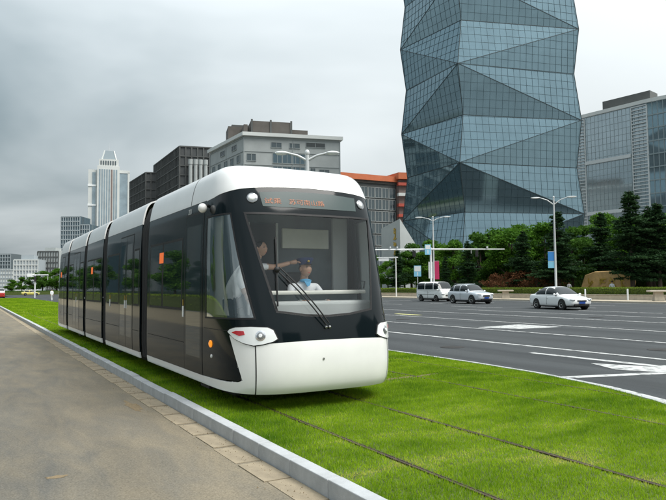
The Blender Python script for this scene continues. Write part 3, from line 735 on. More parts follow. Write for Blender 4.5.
c2 = carriage(5.85, 9.7, [(6.55, 7.23), (7.25, 7.93)], [(5.98, 6.40, 1.38, 2.53), (8.1, 9.5, 1.38, 2.53)], [], [(7.15, 1.35), (7.33, 1.35), (9.1, 1.35)])
c3 = carriage(10.3, 13.0, [], [(10.5, 11.6, 1.38, 2.53), (11.7, 12.8, 1.38, 2.53)], [(11.95, 2.24)], [])
c4 = carriage(13.5, 16.95, [(14.4, 15.08), (15.1, 15.78)], [(13.65, 14.25, 1.38, 2.53), (15.95, 16.8, 1.38, 2.53)], [], [(15.0, 1.35)])
c5 = carriage(17.45, TL-1.59, [(18.2, 18.9)], [(17.6, 18.1, 1.38, 2.53)], [(19.1, 2.26)], [])
for a, b in ((5.2, 5.85), (9.7, 10.3), (13.0, 13.5), (16.95, 17.45)): join(a, b)
# number on the upper corner of the door side
tm = text_mesh('201', .13)
for v in tm.vertices:
    P, n = side(-1)(2.52-v.co.x, 2.935+v.co.y); v.co = P+n*.006
tm.materials.clear(); tm.materials.append(M['white_mark']); inst('fleet_number', tm, c1)
# running gear
MB().box(-1.12, 1.12, .9, TL-.9, .14, .36).build('underframe', 'under', tram)
for yb in (2.9, 10.9, 18.0):
    bo = MB().box(-1.0, 1.0, yb-.95, yb+.95, .10, .30).build('bogie', 'under', tram)
    for dy_ in (-.8, .8):
        for s in (-1, 1):
            q = Matrix.Rotation(R(90), 4, 'Y'); q.translation = (s*.7175-.05, yb+dy_, .29)
            MB().lathe([(.28, 0), (.28, .1)], 20, q).build('wheel', 'steel', bo, 40)
for yb in (1.72, 8.4, 14.6):
    for s in (-1, 1): MB().box(s*1.25-.06, s*1.25+.06, yb-.2, yb+.2, .17, .31).build('step_box', 'under', tram, bevel=.02)

# ------------------------------------------------------------------ people
def skin_body(name, nodes, edges, root, classify, mats, sub=2):
    """one continuous skin: nodes {key: (x,y,z,r)}, materials chosen per face from its place"""
    keys = list(nodes); me = bpy.data.meshes.new(name)
    me.from_pydata([nodes[k][:3] for k in keys], [(keys.index(a), keys.index(b)) for a, b in edges], [])
    o = bpy.data.objects.new(name, me); COL.objects.link(o)
    md = o.modifiers.new('skin', 'SKIN'); md.use_smooth_shade = True
    for i, k in enumerate(keys):
        r = nodes[k][3]; me.skin_vertices[0].data[i].radius = r if hasattr(r, '__len__') else (r, r)
        me.skin_vertices[0].data[i].use_root = (k == root)
    sb = o.modifiers.new('sub', 'SUBSURF'); sb.levels = sub; sb.render_levels = sub
    dg = bpy.context.evaluated_depsgraph_get(); dg.update()
    m2 = bpy.data.meshes.new_from_object(o.evaluated_get(dg)); bpy.data.objects.remove(o)
    m2.materials.clear()
    for m in mats: m2.materials.append(M[m])
    for p in m2.polygons: p.material_index = classify(p.center); p.use_smooth = True
    return m2
def head_mesh(c, yaw, mb=None, r=.098):
    """head with nose, ears and jaw, facing -y turned by yaw"""
    mb = mb or MB(); q = Matrix.Rotation(yaw, 4, 'Z')
    o = len(mb.v); mb.sphere((0, 0, 0), (r*.78, r*.95, r*1.18), 18, 14)
    for i in range(o, len(mb.v)):
        x, y, z = mb.v[i]
        if z < 0: x *= 1+z*1.6; y = y*(1+z*.8) - (.012 if y < 0 else 0)
        if y < 0 and abs(x) < .022 and -.035 < z < .02: y -= .014*(1-abs(x)/.022)*(1 - abs(z+.015)/.03)
        mb.v[i] = (x, y, z)
    for s in (-1, 1): mb.sphere((s*r*.78, .01, -.005), (.012, .022, .033), 8, 6)
    for i in range(o, len(mb.v)): v = q @ Vector(mb.v[i]); mb.v[i] = (v.x+c[0], v.y+c[1], v.z+c[2])
    return mb
def face_bits(parent, c, yaw, r=.098):
    q = Matrix.Rotation(yaw, 4, 'Z'); c = Vector(c)
    for s in (-1, 1):
        MB().sphere(c+q @ Vector((s*.032, -r*.86, .012)), (.013, .006, .006), 8, 6).build('eye', 'hair', parent, 60)
        MB().sphere(c+q @ Vector((s*.032, -r*.88, .034)), (.018, .006, .004), 8, 6).build('eyebrow', 'hair', parent, 60)
    MB().sphere(c+q @ Vector((0, -r*.86, -.056)), (.022, .008, .006), 8, 6).build('mouth', 'red_lens', parent, 60)
def hand(mb, p, d, up):
    """palm with five bent fingers, pointing along d"""
    d = Vector(d).normalized(); up = Vector(up); sx = d.cross(up).normalized(); up = sx.cross(d); p = Vector(p)
    mb.tube([p-d*.03, p+d*.04, p+d*.085], [.026, .036, .034], 8)
    for k, L in enumerate((.066, .076, .072, .056)):
        b = p+d*.082+sx*(-.027+k*.018); mb.tube([b, b+d*L*.55-up*.008, b+d*L*.95-up*.028], [.0095, .009, .007], 6)
    b = p+d*.02+sx*-.032; mb.tube([b, b+d*.035-sx*.026, b+d*.07-sx*.03-up*.01], [.012, .0105, .008], 6)
    return mb
def merge_into(me, mb, matidx):
    import bmesh
    bm = bmesh.new(); bm.from_mesh(me); t = bpy.data.meshes.new('t'); t.from_pydata(mb.v, [], mb.f)
    b2 = bmesh.new(); b2.from_mesh(t); bmesh.ops.recalc_face_normals(b2, faces=b2.faces)
    for f in b2.faces: f.material_index = matidx; f.smooth = True
    b2.to_mesh(t); b2.free(); bm.from_mesh(t); bm.to_mesh(me); bm.free(); bpy.data.meshes.remove(t)

# driver, seated at the desk (world = tram local + offset)
TO = Vector((4.53, 8.0, 0))
def local_person(name, label, base):
    return tag(empty(name, base), label, 'person')
dn = {'pelvis': (0, .10, .0, (.15, .12)), 'waist': (0, .12, .18, (.14, .11)), 'chest': (0, .09, .40, (.165, .115)), 'collar': (0, .08, .53, (.10, .08)), 'neck': (0, .065, .60, .052), 'skull': (0, .04, .70, .06),
      'shl': (-.20, .09, .50, .068), 'ell': (-.25, -.08, .28, .046), 'wrl': (-.17, -.30, .275, .034),
      'shr': (.20, .09, .50, .068), 'elr': (.25, -.08, .28, .046), 'wrr': (.17, -.30, .275, .034),
      'hipl': (-.10, .06, -.01, .09), 'knl': (-.12, -.34, .02, .07), 'anl': (-.12, -.30, -.32, .045), 'tol': (-.12, -.44, -.35, .035),
      'hipr': (.10, .06, -.01, .09), 'knr': (.12, -.34, .02, .07), 'anr': (.12, -.30, -.32, .045), 'tor': (.12, -.44, -.35, .035)}
de = [('pelvis', 'waist'), ('waist', 'chest'), ('chest', 'collar'), ('collar', 'neck'), ('neck', 'skull'), ('chest', 'shl'), ('shl', 'ell'), ('ell', 'wrl'), ('chest', 'shr'), ('shr', 'elr'), ('elr', 'wrr'),
      ('pelvis', 'hipl'), ('hipl', 'knl'), ('knl', 'anl'), ('anl', 'tol'), ('pelvis', 'hipr'), ('hipr', 'knr'), ('knr', 'anr'), ('anr', 'tor')]
drv = local_person('person', 'driver in navy cap, white shirt and blue neckerchief seated behind the windscreen', TO+Vector((.19, 1.16, 1.20)))
bm_ = skin_body('body', dn, de, 'pelvis', lambda c: 2 if c.z < .06 and c.y > -.45 and abs(c.x) < .3 and c.z < .08 else (1 if (c.z > .565 or (c.y < -.27 and c.z > .1)) else 0), ['shirt', 'skin', 'trousers'])
hb = head_mesh((0, .02, .745), R(8)); hand(hb, (-.17, -.31, .275), (.1, -1, -.1), (0, 0, 1)); hand(hb, (.17, -.31, .275), (-.1, -1, -.1), (0, 0, 1)); merge_into(bm_, hb, 1)
drv.scale = (1.16, 1.12, 1.12); drv.location.z -= .03; inst('body', bm_, drv); face_bits(drv, (0, .02, .745), R(8))
cap = MB(); q = Matrix.Translation((0, .03, .800)) @ Matrix.Rotation(R(8), 4, 'Z') @ Matrix.Rotation(R(-6), 4, 'X')
cap.lathe([(.086, 0), (.09, .035), (.122, .075), (.118, .095), (.05, .105)], 20, q)
cp_ = cap.build('cap', 'navy', drv, 50)
MB().sphere((0, -.062, .808), (.072, .048, .009), 14, 6).build('cap_peak', 'hair', drv, 60)
MB().sphere((0.0, -.08, .85), (.022, .012, .018), 10, 6).build('cap_badge', 'gold', drv, 60)
MB().sphere((0, .05, .755), (.084, .085, .075), 14, 8).build('hair', 'hair', drv, 60)
MB().sphere((0, .025, .575), (.085, .085, .03), 14, 8).build('neckerchief', 'scarf', drv, 60)
sc2 = MB().add([(-.055, -.05, .57), (.055, -.05, .57), (.02, -.075, .505), (-.015, -.075, .49), (-.055, -.035, .57), (.055, -.035, .57), (.02, -.06, .505), (-.015, -.06, .49)], [(0, 1, 2, 3), (7, 6, 5, 4), (0, 4, 5, 1), (1, 5, 6, 2), (2, 6, 7, 3), (3, 7, 4, 0)]).build('neckerchief_end', 'scarf', drv)

# colleague leaning in from the side window towards the driver
cn = {'pelvis': (-.30, .16, .62, (.16, .13)), 'waist': (-.20, .13, .80, (.18, .155)), 'chest': (-.04, .10, 1.02, (.20, .165)), 'collar': (.07, .08, 1.13, (.09, .08)), 'neck': (.11, .06, 1.20, .055), 'skull': (.14, .04, 1.29, .06),
      'shl': (-.13, -.06, 1.10, .075), 'ell': (-.30, -.18, .84, .06), 'wrl': (-.26, -.36, .62, .04),
      'shr': (.14, .20, 1.06, .07), 'elr': (.42, .14, 1.05, .046), 'wrr': (.68, .10, 1.12, .034),
      'hipl': (-.37, .10, .56, .10), 'knl': (-.36, .06, .28, .075), 'anl': (-.36, .12, .05, .05), 'tol': (-.36, -.04, .03, .04),
      'hipr': (-.24, .22, .56, .10), 'knr': (-.22, .20, .28, .075), 'anr': (-.22, .26, .05, .05), 'tor': (-.22, .10, .03, .04)}
col_ = local_person('person', 'white shirted crew member leaning over with one arm stretched towards the driver', TO+Vector((-.76, 1.08, .98)))
bm2 = skin_body('body', cn, de, 'pelvis', lambda c: 2 if c.z < .58 and c.y > -.30 else (1 if (c.z > 1.175 and c.x > .03) or c.x > .30 or (c.y < -.29 and c.z < .72) else 0), ['shirt', 'skin', 'trousers'])
hb = head_mesh((.15, .03, 1.33), R(25)); hand(hb, (.70, .10, 1.125), (1, -.1, .15), (0, 0, 1)); hand(hb, (-.26, -.38, .60), (.1, -.8, -.6), (0, -.5, 1)); merge_into(bm2, hb, 1)
inst('body', bm2, col_); face_bits(col_, (.15, .03, 1.33), R(25))
MB().sphere((.145, .05, 1.365), (.088, .095, .095), 14, 8).build('hair', 'hair', col_, 60)

def walker(label, loc, rz, shirt, trous, group=None):
    nd = {'pelvis': (0, 0, .92, (.15, .11)), 'waist': (0, 0, 1.06, (.13, .10)), 'chest': (0, 0, 1.28, (.16, .11)), 'collar': (0, 0, 1.42, (.09, .07)), 'neck': (0, 0, 1.48, .05), 'skull': (0, -.01, 1.58, .06),
          'shl': (-.18, 0, 1.38, .06), 'ell': (-.23, .04, 1.10, .045), 'wrl': (-.22, -.06, .88, .035), 'shr': (.18, 0, 1.38, .06), 'elr': (.23, .06, 1.10, .045), 'wrr': (.22, .02, .86, .035),
          'hipl': (-.09, 0, .86, .09), 'knl': (-.10, -.10, .48, .065), 'anl': (-.10, -.02, .08, .045), 'tol': (-.10, -.16, .035, .035), 'hipr': (.09, 0, .86, .09), 'knr': (.10, .04, .48, .065), 'anr': (.10, .20, .08, .045), 'tor': (.10, .06, .035, .035)}
    p = tag(empty('person', loc, rz), label, 'person', group)
    m = skin_body('body', nd, de, 'pelvis', lambda c: 2 if c.z < .93 and not (abs(c.x) > .17 and c.z > .7) else (1 if c.z > 1.45 or (abs(c.x) > .17 and c.z < 1.0) else 0), [shirt, 'skin', trous], 1)
    hb = head_mesh((0, -.01, 1.61), 0)
    for s in (-1, 1): hand(hb, (s*.22, -.02, .86), (0, -.2, -1), (0, 1, 0))
    merge_into(m, hb, 1); inst('body', m, p); face_bits(p, (0, -.01, 1.61), 0)
    MB().sphere((0, .01, 1.645), (.086, .095, .085), 12, 8).build('hair', 'hair', p, 60)
    return p
walker('person in white shirt and pale trousers standing on the grass behind the tram', (10.6, 101.2, -.05), R(200), 'shirt', 'interior_light')
walker('pedestrian in a white top walking behind the hedge near the blue bannered lamp', (56, 47.2, .30), R(160), 'shirt', 'trousers')
walker('pedestrian in white standing in front of the golden inscribed stone', (53.3, 39.9, .30), R(100), 'shirt', 'navy')

# ------------------------------------------------------------------ cars
def car(name, label, paint, kind, loc, rz, roof=None, plate=True, group=None):
    t = tag(empty(name, loc, rz), label, 'van' if kind == 'van' else 'car', group)
    K = {'sedan': dict(st=[(-2.28,.42,.58,.60),(-2.2,.26,.67,.76),(-1.95,.20,.77,.85),(-1.45,.18,.88,.885),(-.95,.18,.95,.90),(.2,.17,.95,.90),(1.2,.18,.98,.90),(1.75,.2,1.0,.88),(2.15,.26,.98,.83),(2.32,.42,.90,.72)],
                       gh=(.92, -1.15, -.25, .95, 1.85, .80, .58, 1.47), wh=(-1.42, 1.28, .31), hl=.70),
         'suv': dict(st=[(-2.2,.48,.72,.60),(-2.12,.32,.84,.78),(-1.85,.26,.94,.87),(-1.35,.25,1.02,.91),(-.9,.25,1.07,.92),(.3,.24,1.08,.92),(1.3,.25,1.10,.92),(1.9,.28,1.10,.90),(2.12,.34,1.06,.84),(2.22,.5,.95,.74)],
                     gh=(1.03, -1.05, -.28, 1.55, 2.05, .82, .64, 1.66), wh=(-1.32, 1.30, .35), hl=.86),
         'van': dict(st=[(-2.02,.40,.86,.66),(-1.98,.28,.95,.76),(-1.85,.25,1.06,.82),(-1.5,.24,1.12,.84),(-.5,.23,1.13,.84),(.8,.23,1.13,.84),(1.7,.24,1.13,.84),(1.95,.28,1.13,.82),(2.02,.40,1.10,.78)],
                     gh=(1.08, -1.82, -1.22, 1.88, 2.0, .81, .70, 1.90), wh=(-1.15, 1.20, .29), hl=.80)}[kind]
    mb = MB(); ring = []
    for (y, zl, zt, w) in K['st']:
        zm = (zl+zt)/2
        half = [(0, zl), (w*.88, zl), (w*.99, zl+.10), (w*1.0, zm), (w*.965, zt-.07), (w*.86, zt), (0, zt+.025)]
        ring.append([(x, y, z) for x, z in half] + [(-x, y, z) for x, z in half[-2:0:-1]])
    m = len(ring[0])
    mb.v = [p for r in ring for p in r]
    for i in range(len(ring)-1):
        for k in range(m): mb.f.append((i*m+k, i*m+(k+1) % m, (i+1)*m+(k+1) % m, (i+1)*m+k))
    mb.f.append(tuple(range(m))); mb.f.append(tuple((len(ring)-1)*m+k for k in range(m)))
    bo = flip_out(mb.build('body', paint, t, 80)); ss = bo.modifiers.new('s', 'SUBSURF'); ss.levels = 1; ss.render_levels = 2
    zb, y0, y1, y2, y3, wb, wt, zt = K['gh']
    nn_ = {'sedan': 2.9, 'suv': 3.1, 'van': 5.0}[kind]; zb -= .03
    ya = [y0, y0+(y1-y0)*.5, y1, (y1+y2)/2, y2, y2+(y3-y2)*.5, y3]; za = [zb+.02, zb+(zt-zb)*.58, zt-.02, zt+.015, zt-.03, zb+(zt-zb)*.60, zb+.04]
    def cf0(y, a):
        y = min(max(y, y0), y3); tz = max(.01, herm(y, ya, za)-zb); e = abs((y-(y0+y3)/2)/((y3-y0)/2)); w = (wb+.04)*(1-.10*e**3); q = R(a); ca, sa = math.cos(q), abs(math.sin(q))
        return Vector((w*math.copysign(abs(ca)**(2/nn_), ca), y, zb+tz*sa**(2/nn_)))
    def cf(y, a):
        n = (cf0(y+.01, a)-cf0(y-.01, a)).cross(cf0(y, a+1)-cf0(y, a-1)); return cf0(y, a), (n.normalized() if n.length > 1e-9 else Vector((0, 0, 1)))
    patch_obj('cabin', [rect(y0+.01, y3-.01, 0, 180)], cf, roof or paint, t, (y3-y0)/24, 7.5, 0, 0, 80)
    fz = lambda f_: math.degrees(math.asin(f_**(nn_/2)))
    lo, hi = fz(.14), fz(.84)
    cg = (y3-y0)/24
    patch_obj('windscreen', [[(y0+.10, 24), (y0+.10, 156), (y1-.02, 180-hi-9), (y1-.02, hi+9)]], cf, 'car_glass', t, cg, 7.5, .006, 0, 60)
    patch_obj('rear_window', [[(y2+.06, hi+12), (y2+.06, 168-hi), (y3-.12, 150), (y3-.12, 30)]], cf, 'car_glass', t, cg, 7.5, .006, 0, 60)
    cuts = {'sedan': [(.13, .46), (.49, .84)], 'suv': [(.12, .42), (.45, .70), (.73, .92)], 'van': [(.10, .26), (.29, .60), (.63, .94)]}[kind]
    for (a0, a1) in cuts:
        ya0, ya1 = y0+(y3-y0)*a0, y0+(y3-y0)*a1
        for pp in (rect(ya0, ya1, lo, hi), rect(ya0, ya1, 180-hi, 180-lo)): patch_obj('side_window', [pp], cf, 'car_glass', t, cg, 5, .006, 0, 60)
    fw, rw, wr = K['wh']; W = max(s[3] for s in K['st'])
    for s in (-1, 1):
        for yw in (fw, rw):
            q = Matrix.Rotation(R(90)*s, 4, 'Y'); q.translation = (s*(W-.075), yw, wr+.03)
            MB().lathe([(wr+.055, -.1), (wr+.055, .068), (wr+.03, .072)], 20, q).build('wheel_arch', 'tyre', t, 40)
            q = Matrix.Rotation(R(90)*s, 4, 'Y'); q.translation = (s*(W-.19), yw, wr)
            wl = MB().lathe([(wr*.6, 0), (wr-.02, 0), (wr, .03), (wr, .17), (wr-.03, .2), (wr*.66, .205)], 24, q).build('wheel', 'tyre', t, 40)
            rm = MB().lathe([(wr*.64, .17), (wr*.64, .211), (wr*.56, .213), (wr*.52, .195), (wr*.15, .203), (wr*.1, .213)], 20, q); rm.build('rim', 'chrome' if kind != 'van' else 'steel', wl, 30)
            for k in range(5):
                a = 2*math.pi*k/5; c = Vector((math.cos(a)*wr*.36, math.sin(a)*wr*.36, .207)); ng = Matrix.Translation(c) @ Matrix.Rotation(a+.5, 4, 'Z')
                MB().obox(q @ ng, wr*.11, wr*.06, .006).build('rim_slot', 'tyre', wl)
        f0 = K['st'][1]; hlz = K['hl']
        hd = MB().sphere((s*f0[3]*.78, K['st'][1][0]+.06, hlz-.05), (.20, .19, .085), 12, 8).build('headlight', 'lens', t, 60)
        MB().sphere((s*f0[3]*.78, K['st'][1][0]-.10, hlz-.055), (.05, .04, .04), 10, 6).build('headlight_bulb', 'lens_dark', hd, 60)
        MB().sphere((s*f0[3]*.80, K['st'][-2][0]-.0, hlz+.08), (.13, .12, .08), 12, 8).build('tail_light', 'red_lens', t, 60)
        mi = MB().sphere((s*(W+.07), y0+.32, zb+.07), (.10, .06, .065), 12, 8).build('wing_mirror', paint, t, 60)
        MB().box(s*(W-.06)-.05, s*(W-.06)+.05, y0+.30, y0+.36, zb-.02, zb+.03).build('mirror_stalk', 'tyre', mi)
        for yd in ((.12, ) if kind != 'suv' else (.2, )):
            MB().box(s*W-.004, s*W+.004, yd, yd+.012, .30, zb-.03).build('door_seam', 'seam', t)
        MB().box(s*W*.99-.02, s*W*.99+.02, -.05, .12, zb-.16, zb-.13).build('door_handle', paint, t, bevel=.008)
    fr = K['st'][0]
    MB().box(-.34, .34, fr[0]-.012, fr[0]+.12, fr[1]+.10, fr[1]+.20 if kind == 'sedan' else fr[1]+.26).build('grille', 'seam', t, bevel=.02)
    MB().box(-.30, .30, fr[0]-.02, fr[0]+.1, fr[1]+.145, fr[1]+.16).build('grille_bar', 'chrome', t)
    MB().box(-.55, .55, fr[0]-.005, fr[0]+.15, fr[1]-.17, fr[1]-.05).build('lower_intake', 'seam', t, bevel=.02)
    if plate: MB().box(-.22, .22, fr[0]-.035, fr[0]-.008, fr[1]-.03, fr[1]+.10).build('number_plate', 'plate_blue', t)
    MB().box(-W*.86, W*.86, fr[0]+.3, K['st'][-1][0]-.3, .15, K['st'][3][1]+.02).build('underbody', 'tyre', t)
    if kind == 'van':
        for s in (-1, 1): MB().box(s*W-.003, s*W+.006, -.9, 1.6, .66, .70).build('side_stripe', 'interior_dark', t)
    if kind == 'suv':
        for s in (-1, 1): MB().tube([(s*.56, y1+.3, zt+.01), (s*.58, y1+.4, zt+.06), (s*.58, y2-.2, zt+.06), (s*.56, y2-.1, zt+.01)], .018, 6).build('roof_rail', 'steel', t, 50)
    return t
car('car', 'white sedan with blue number plate driving alone across the avenue', 'car_white', 'sedan', (33.9, 29.4, zr(34)), R(-13))
car('car', 'silver sport utility car beside the white minivan', 'car_silver', 'suv', (37.7, 42.3, zr(37.9)), R(-4))
car('minivan', 'boxy white minivan half hidden behind the silver car', 'car_van', 'van', (40.2, 50.2, zr(40.2)), 0, plate=False)
car('minivan', 'red and white minivan far down the service road beyond the grass', 'car_red', 'van', (5.6, 145, -.135), R(180), roof='car_white', plate=False)
car('taxi', 'pale yellow taxi crossing the far junction', 'car_yellow', 'sedan', (14.6, 190, -.06), R(90), plate=False)

# ------------------------------------------------------------------ lamps, masts, signs
def street_lamp(label, loc, h, arm, rz, arms_up=.45, banner=None):
    t = tag(empty('street_lamp', loc, rz), label, 'street lamp')
    MB().lathe([(.16, 0), (.16, .25), (.11, .35), (.10, h*.5), (.065, h)], 12).build('pole', 'pole', t, 40)
    MB().sphere((0, 0, h), (.09, .09, .12), 10, 8).build('pole_cap', 'pole', t, 60)
    for s in (-1, 1):
        MB().tube([(0, 0, h-arms_up), (s*arm*.35, 0, h-arms_up*.35), (s*arm*.75, 0, h)], [.05, .042, .035], 8).build('arm', 'pole', t, 50)
        MB().sphere((s*arm*.95, 0, h+.0), (arm*.26, .13, .07), 12, 8).build('lamp_head', 'pole_white', t, 60)
        MB().sphere((s*arm*.95, 0, h-.045), (arm*.2, .10, .04), 12, 6).build('lamp_lens', 'lens', t, 60)
    if banner:
        for (x0, x1, z0, z1, mt) in banner:
            MB().box(x0, x1, -.015, .015, z0, z1).build('banner', mt, t)
            MB().box(min(0, x0), max(0, x1), -.02, .02, z1, z1+.04).build('banner_bracket', 'pole', t)
    return t
vr = -R(40)
street_lamp('tall twin arm street lamp with red and white banners behind the minivan', (47, 58.86, .335), 9.35, 1.7, vr, banner=[(.12, .62, 2.1, 4.2, 'banner_red'), (-.6, -.12, 2.2, 4.1, 'sign_white')])
street_lamp('tall twin arm street lamp with a blue banner behind the white sedan', (47, 41.09, .335), 9.45, 1.7, vr, .7, banner=[(-.65, -.1, 3.55, 4.4, 'sign_blue'), (-.65, -.1, 2.9, 3.5, 'sign_cyan')])
street_lamp('small twin arm street lamp whose top shows over the tram roof', (10.35, 19.95, -.10), 6.55, .95, -R(28), .28)

# traffic signal mast across the avenue
ms = tag(empty('signal_mast', (45.6, 57.6, .335)), 'white signal mast with a long horizontal pipe arm and blue sign', 'mast')
ax = Vector((math.cos(YAW), -math.sin(YAW), 0))
MB().lathe([(.17, 0), (.17, .3), (.12, .4), (.10, 5.7)], 12).build('pole', 'pole_white', ms, 40)
MB().tube([ax*-6.6+Vector((0, 0, 5.48)), Vector((0, 0, 5.48)), ax*8.4+Vector((0, 0, 5.42))], [.075, .10, .05], 8).build('arm', 'pole_white', ms, 50)
qm = Matrix(((ax.x, -ax.y, 0, 0), (ax.y, ax.x, 0, 0), (0, 0, 1, 0), (0, 0, 0, 1)))
def onmast(x, y, z, hx, hy, hz, name, mat, bevel=0):
    q = qm.copy(); q.translation = ax*x+Vector((ax.y, -ax.x, 0))*(-y)+Vector((0, 0, z)); return MB().obox(q, hx, hy, hz).build(name, mat, ms, bevel=bevel)
onmast(-.35, -.2, 5.45, .34, .02, .58, 'sign_panel', 'sign_cyan')
onmast(-.35, -.225, 5.72, .26, .004, .22, 'sign_mark', 'sign_white')
onmast(-.35, -.225, 5.18, .05, .004, .2, 'sign_mark', 'sign_white')
onmast(-1.9, -.15, 4.98, .17, .12, .34, 'signal_head', 'seam', .03)
onmast(-4.6, -.1, 5.72, .07, .2, .08, 'camera', 'pole_white', .02); onmast(-4.6, 0, 5.6, .02, .02, .12, 'camera_post', 'pole_white')
onmast(-3.8, -.1, 5.72, .07, .2, .08, 'camera', 'pole_white', .02); onmast(-3.8, 0, 5.6, .02, .02, .12, 'camera_post', 'pole_white')
onmast(6.4, -.1, 5.66, .07, .2, .08, 'camera', 'pole_white', .02); onmast(6.4, 0, 5.55, .02, .02, .12, 'camera_post', 'pole_white')
onmast(5.2, -.15, 4.95, .15, .12, .36, 'signal_head', 'seam', .03); onmast(4.6, 0, 5.2, .02, .02, .22, 'signal_bracket', 'pole_white')
sg_ = tag(empty('road_sign', (45.9, 60.5, .335), vr), 'small light blue and white road sign on its own post left of the minivan', 'sign')
sg_['label'] = 'small light blue and white road sign on its own slim post behind the minivan'
MB().tube([(0, 0, 0), (0, 0, 3.7)], .045, 8).build('post', 'pole', sg_, 40)
MB().box(-.42, .42, -.07, -.05, 2.45, 3.72).build('sign_panel', 'sign_cyan', sg_)
MB().box(-.36, .36, -.076, -.071, 3.05, 3.66).build('sign_mark', 'sign_white', sg_)
MB().box(-.05, .05, -.076, -.071, 2.55, 2.95).build('sign_mark', 'sign_white', sg_)
gs = tag(empty('bus_stop_frame', (47.4, 67.0, .335), vr), 'slim white post and crossbar frame standing beside the tram front, before the trees', 'frame')
MB().tube([(0, 0, 0), (0, 0, 5.1)], .07, 8).build('post', 'pole_white', gs, 40)
MB().tube([(-2.4, 0, 5.0), (.3, 0, 5.0)], .06, 8).build('crossbar', 'pole_white', gs, 40)
MB().box(-2.2, -.9, -.04, .04, 4.55, 4.9).build('sign_panel', 'sign_white', gs)

# far junction mast on the left
fm = tag(empty('signal_mast', (11.8, 143.2, -.1)), 'small white T shaped signal mast at the far end of the grass', 'mast')
MB().tube([(0, 0, 0), (0, 0, 4.8)], .14, 8).build('pole', 'pole_white', fm, 40)
MB().tube([(-1.3, .5, 4.62), (2.4, -.9, 4.62)], .11, 8).build('arm', 'pole_white', fm, 40)
MB().box(-1.45, -.05, .1, .3, 4.3, 4.95).build('sign_panel', 'sign_white', fm)
MB().box(-.18, .18, -.35, -.15, 3.3, 4.4).build('signal_head', 'seam', fm)
MB().tube([(2.3, -.86, 4.6), (2.3, -.86, 3.6)], .05, 6).build('hanger', 'pole_white', fm, 40)

# stone slab tables on the far pavement
def slab_table(label, loc, rz):
    t = tag(empty('stone_table', loc, rz), label, 'stone table')
    MB().box(-.75, .75, -.5, .5, .72, .86).build('slab', 'stone', t, bevel=.03)
    p = MB().add([(-.38, -.32, 0), (.38, -.32, 0), (.38, .32, 0), (-.38, .32, 0), (-.30, -.25, .72), (.30, -.25, .72), (.30, .25, .72), (-.30, .25, .72)], [(0, 3, 2, 1), (4, 5, 6, 7), (0, 1, 5, 4), (1, 2, 6, 5), (2, 3, 7, 6), (3, 0, 4, 7)]).build('pedestal', 'stone', t, bevel=.02)
    return t
slab_table('grey stone slab table on the far pavement between the silver and white cars', (47.2, 47.7, .335), vr)
slab_table('grey stone slab table on the far pavement near the golden inscribed stone', (47.2, 31.2, .335), vr)
for k, yk in enumerate((57.5, 44.5, 39.2, 34.9)):
    b = MB().lathe([(.07, 0), (.07, .9), (.05, .95)], 10).build('bollard', 'pole_white', None, 40); b.location = (48.6, yk, .335)
    tag(b, 'thin white post in front of the low wall and hedge', 'post', 'white posts along the low wall')

# golden inscribed stone
gsn = tag(empty('inscribed_stone', (55.6, 42.1, .30), math.atan2(42.9-48.1, 60.9-60)), 'golden brown inscribed stone under the trees behind the hedge', 'stone')
gp = [(-2.7, 0), (-2.75, 1.1), (-2.3, 2.35), (-1.2, 2.7), (.3, 2.72), (1.6, 2.65), (2.6, 2.5), (2.75, 1.6), (2.5, .6), (2.2, 0)]
mb = MB(); n = len(gp); mb.add([(a, -.3, b) for a, b in gp]+[(a*.98, .35, b*.97) for a, b in gp], [tuple(range(n)), tuple(range(2*n-1, n-1, -1))]+[(k, n+k, n+(k+1) % n, (k+1) % n) for k in range(n)])
flip_out(mb.build('boulder', 'gold_stone', gsn, bevel=.12, seg=3))
rs = random.Random(3)
for x in (-1.6, -.45, .7, 1.7):
    mb = MB()
    for k in range(7):
        cxk, cz = x+rs.uniform(-.28, .28), 1.5+rs.uniform(-.42, .42); L = rs.uniform(.12, .32); an = rs.choice((0, 0, 1.57, .8, -.8))
        mb.bar((cxk-math.cos(an)*L, -.33, cz-math.sin(an)*L), (cxk+math.cos(an)*L, -.33, cz+math.sin(an)*L), .09, .06, up=(0, 1, 0))
    mb.build('inscription', 'gold', gsn)

# ------------------------------------------------------------------ trees, hedges
def leaf_cloud(centers, radii, counts, size, seed, flat=.0, shape=None):
    g_ = np.random.default_rng(seed); V = []; T = []
    for c, r, n in zip(centers, radii, counts):
        d = g_.normal(size=(n, 3)); d /= np.linalg.norm(d, axis=1)[:, None]; rad = g_.random(n)**.45
        p = np.array(c)+d*rad[:, None]*np.array(r)
        V.append(p); T.append(np.clip(g_.normal(.42, .18, n)+rs_off(g_), 0, 1))
    P = np.concatenate(V); T = np.concatenate(T); n = len(P)
    a = g_.normal(size=(n, 3)); a /= np.linalg.norm(a, axis=1)[:, None]; b = g_.normal(size=(n, 3)); b -= a*(a*b).sum(1)[:, None]; b /= np.linalg.norm(b, axis=1)[:, None]
    if flat: a[:, 2] *= 1-flat; b[:, 2] *= 1-flat
    s = size*g_.uniform(.6, 1.3, n)[:, None]
    tri = np.stack([P-a*s*.5-b*s*.25, P+a*s*.5-b*s*.25, P+b*s*.6], 1)
    return tri.astype(np.float32), np.repeat(T, 3)
def rs_off(g_): return g_.uniform(-.16, .16)
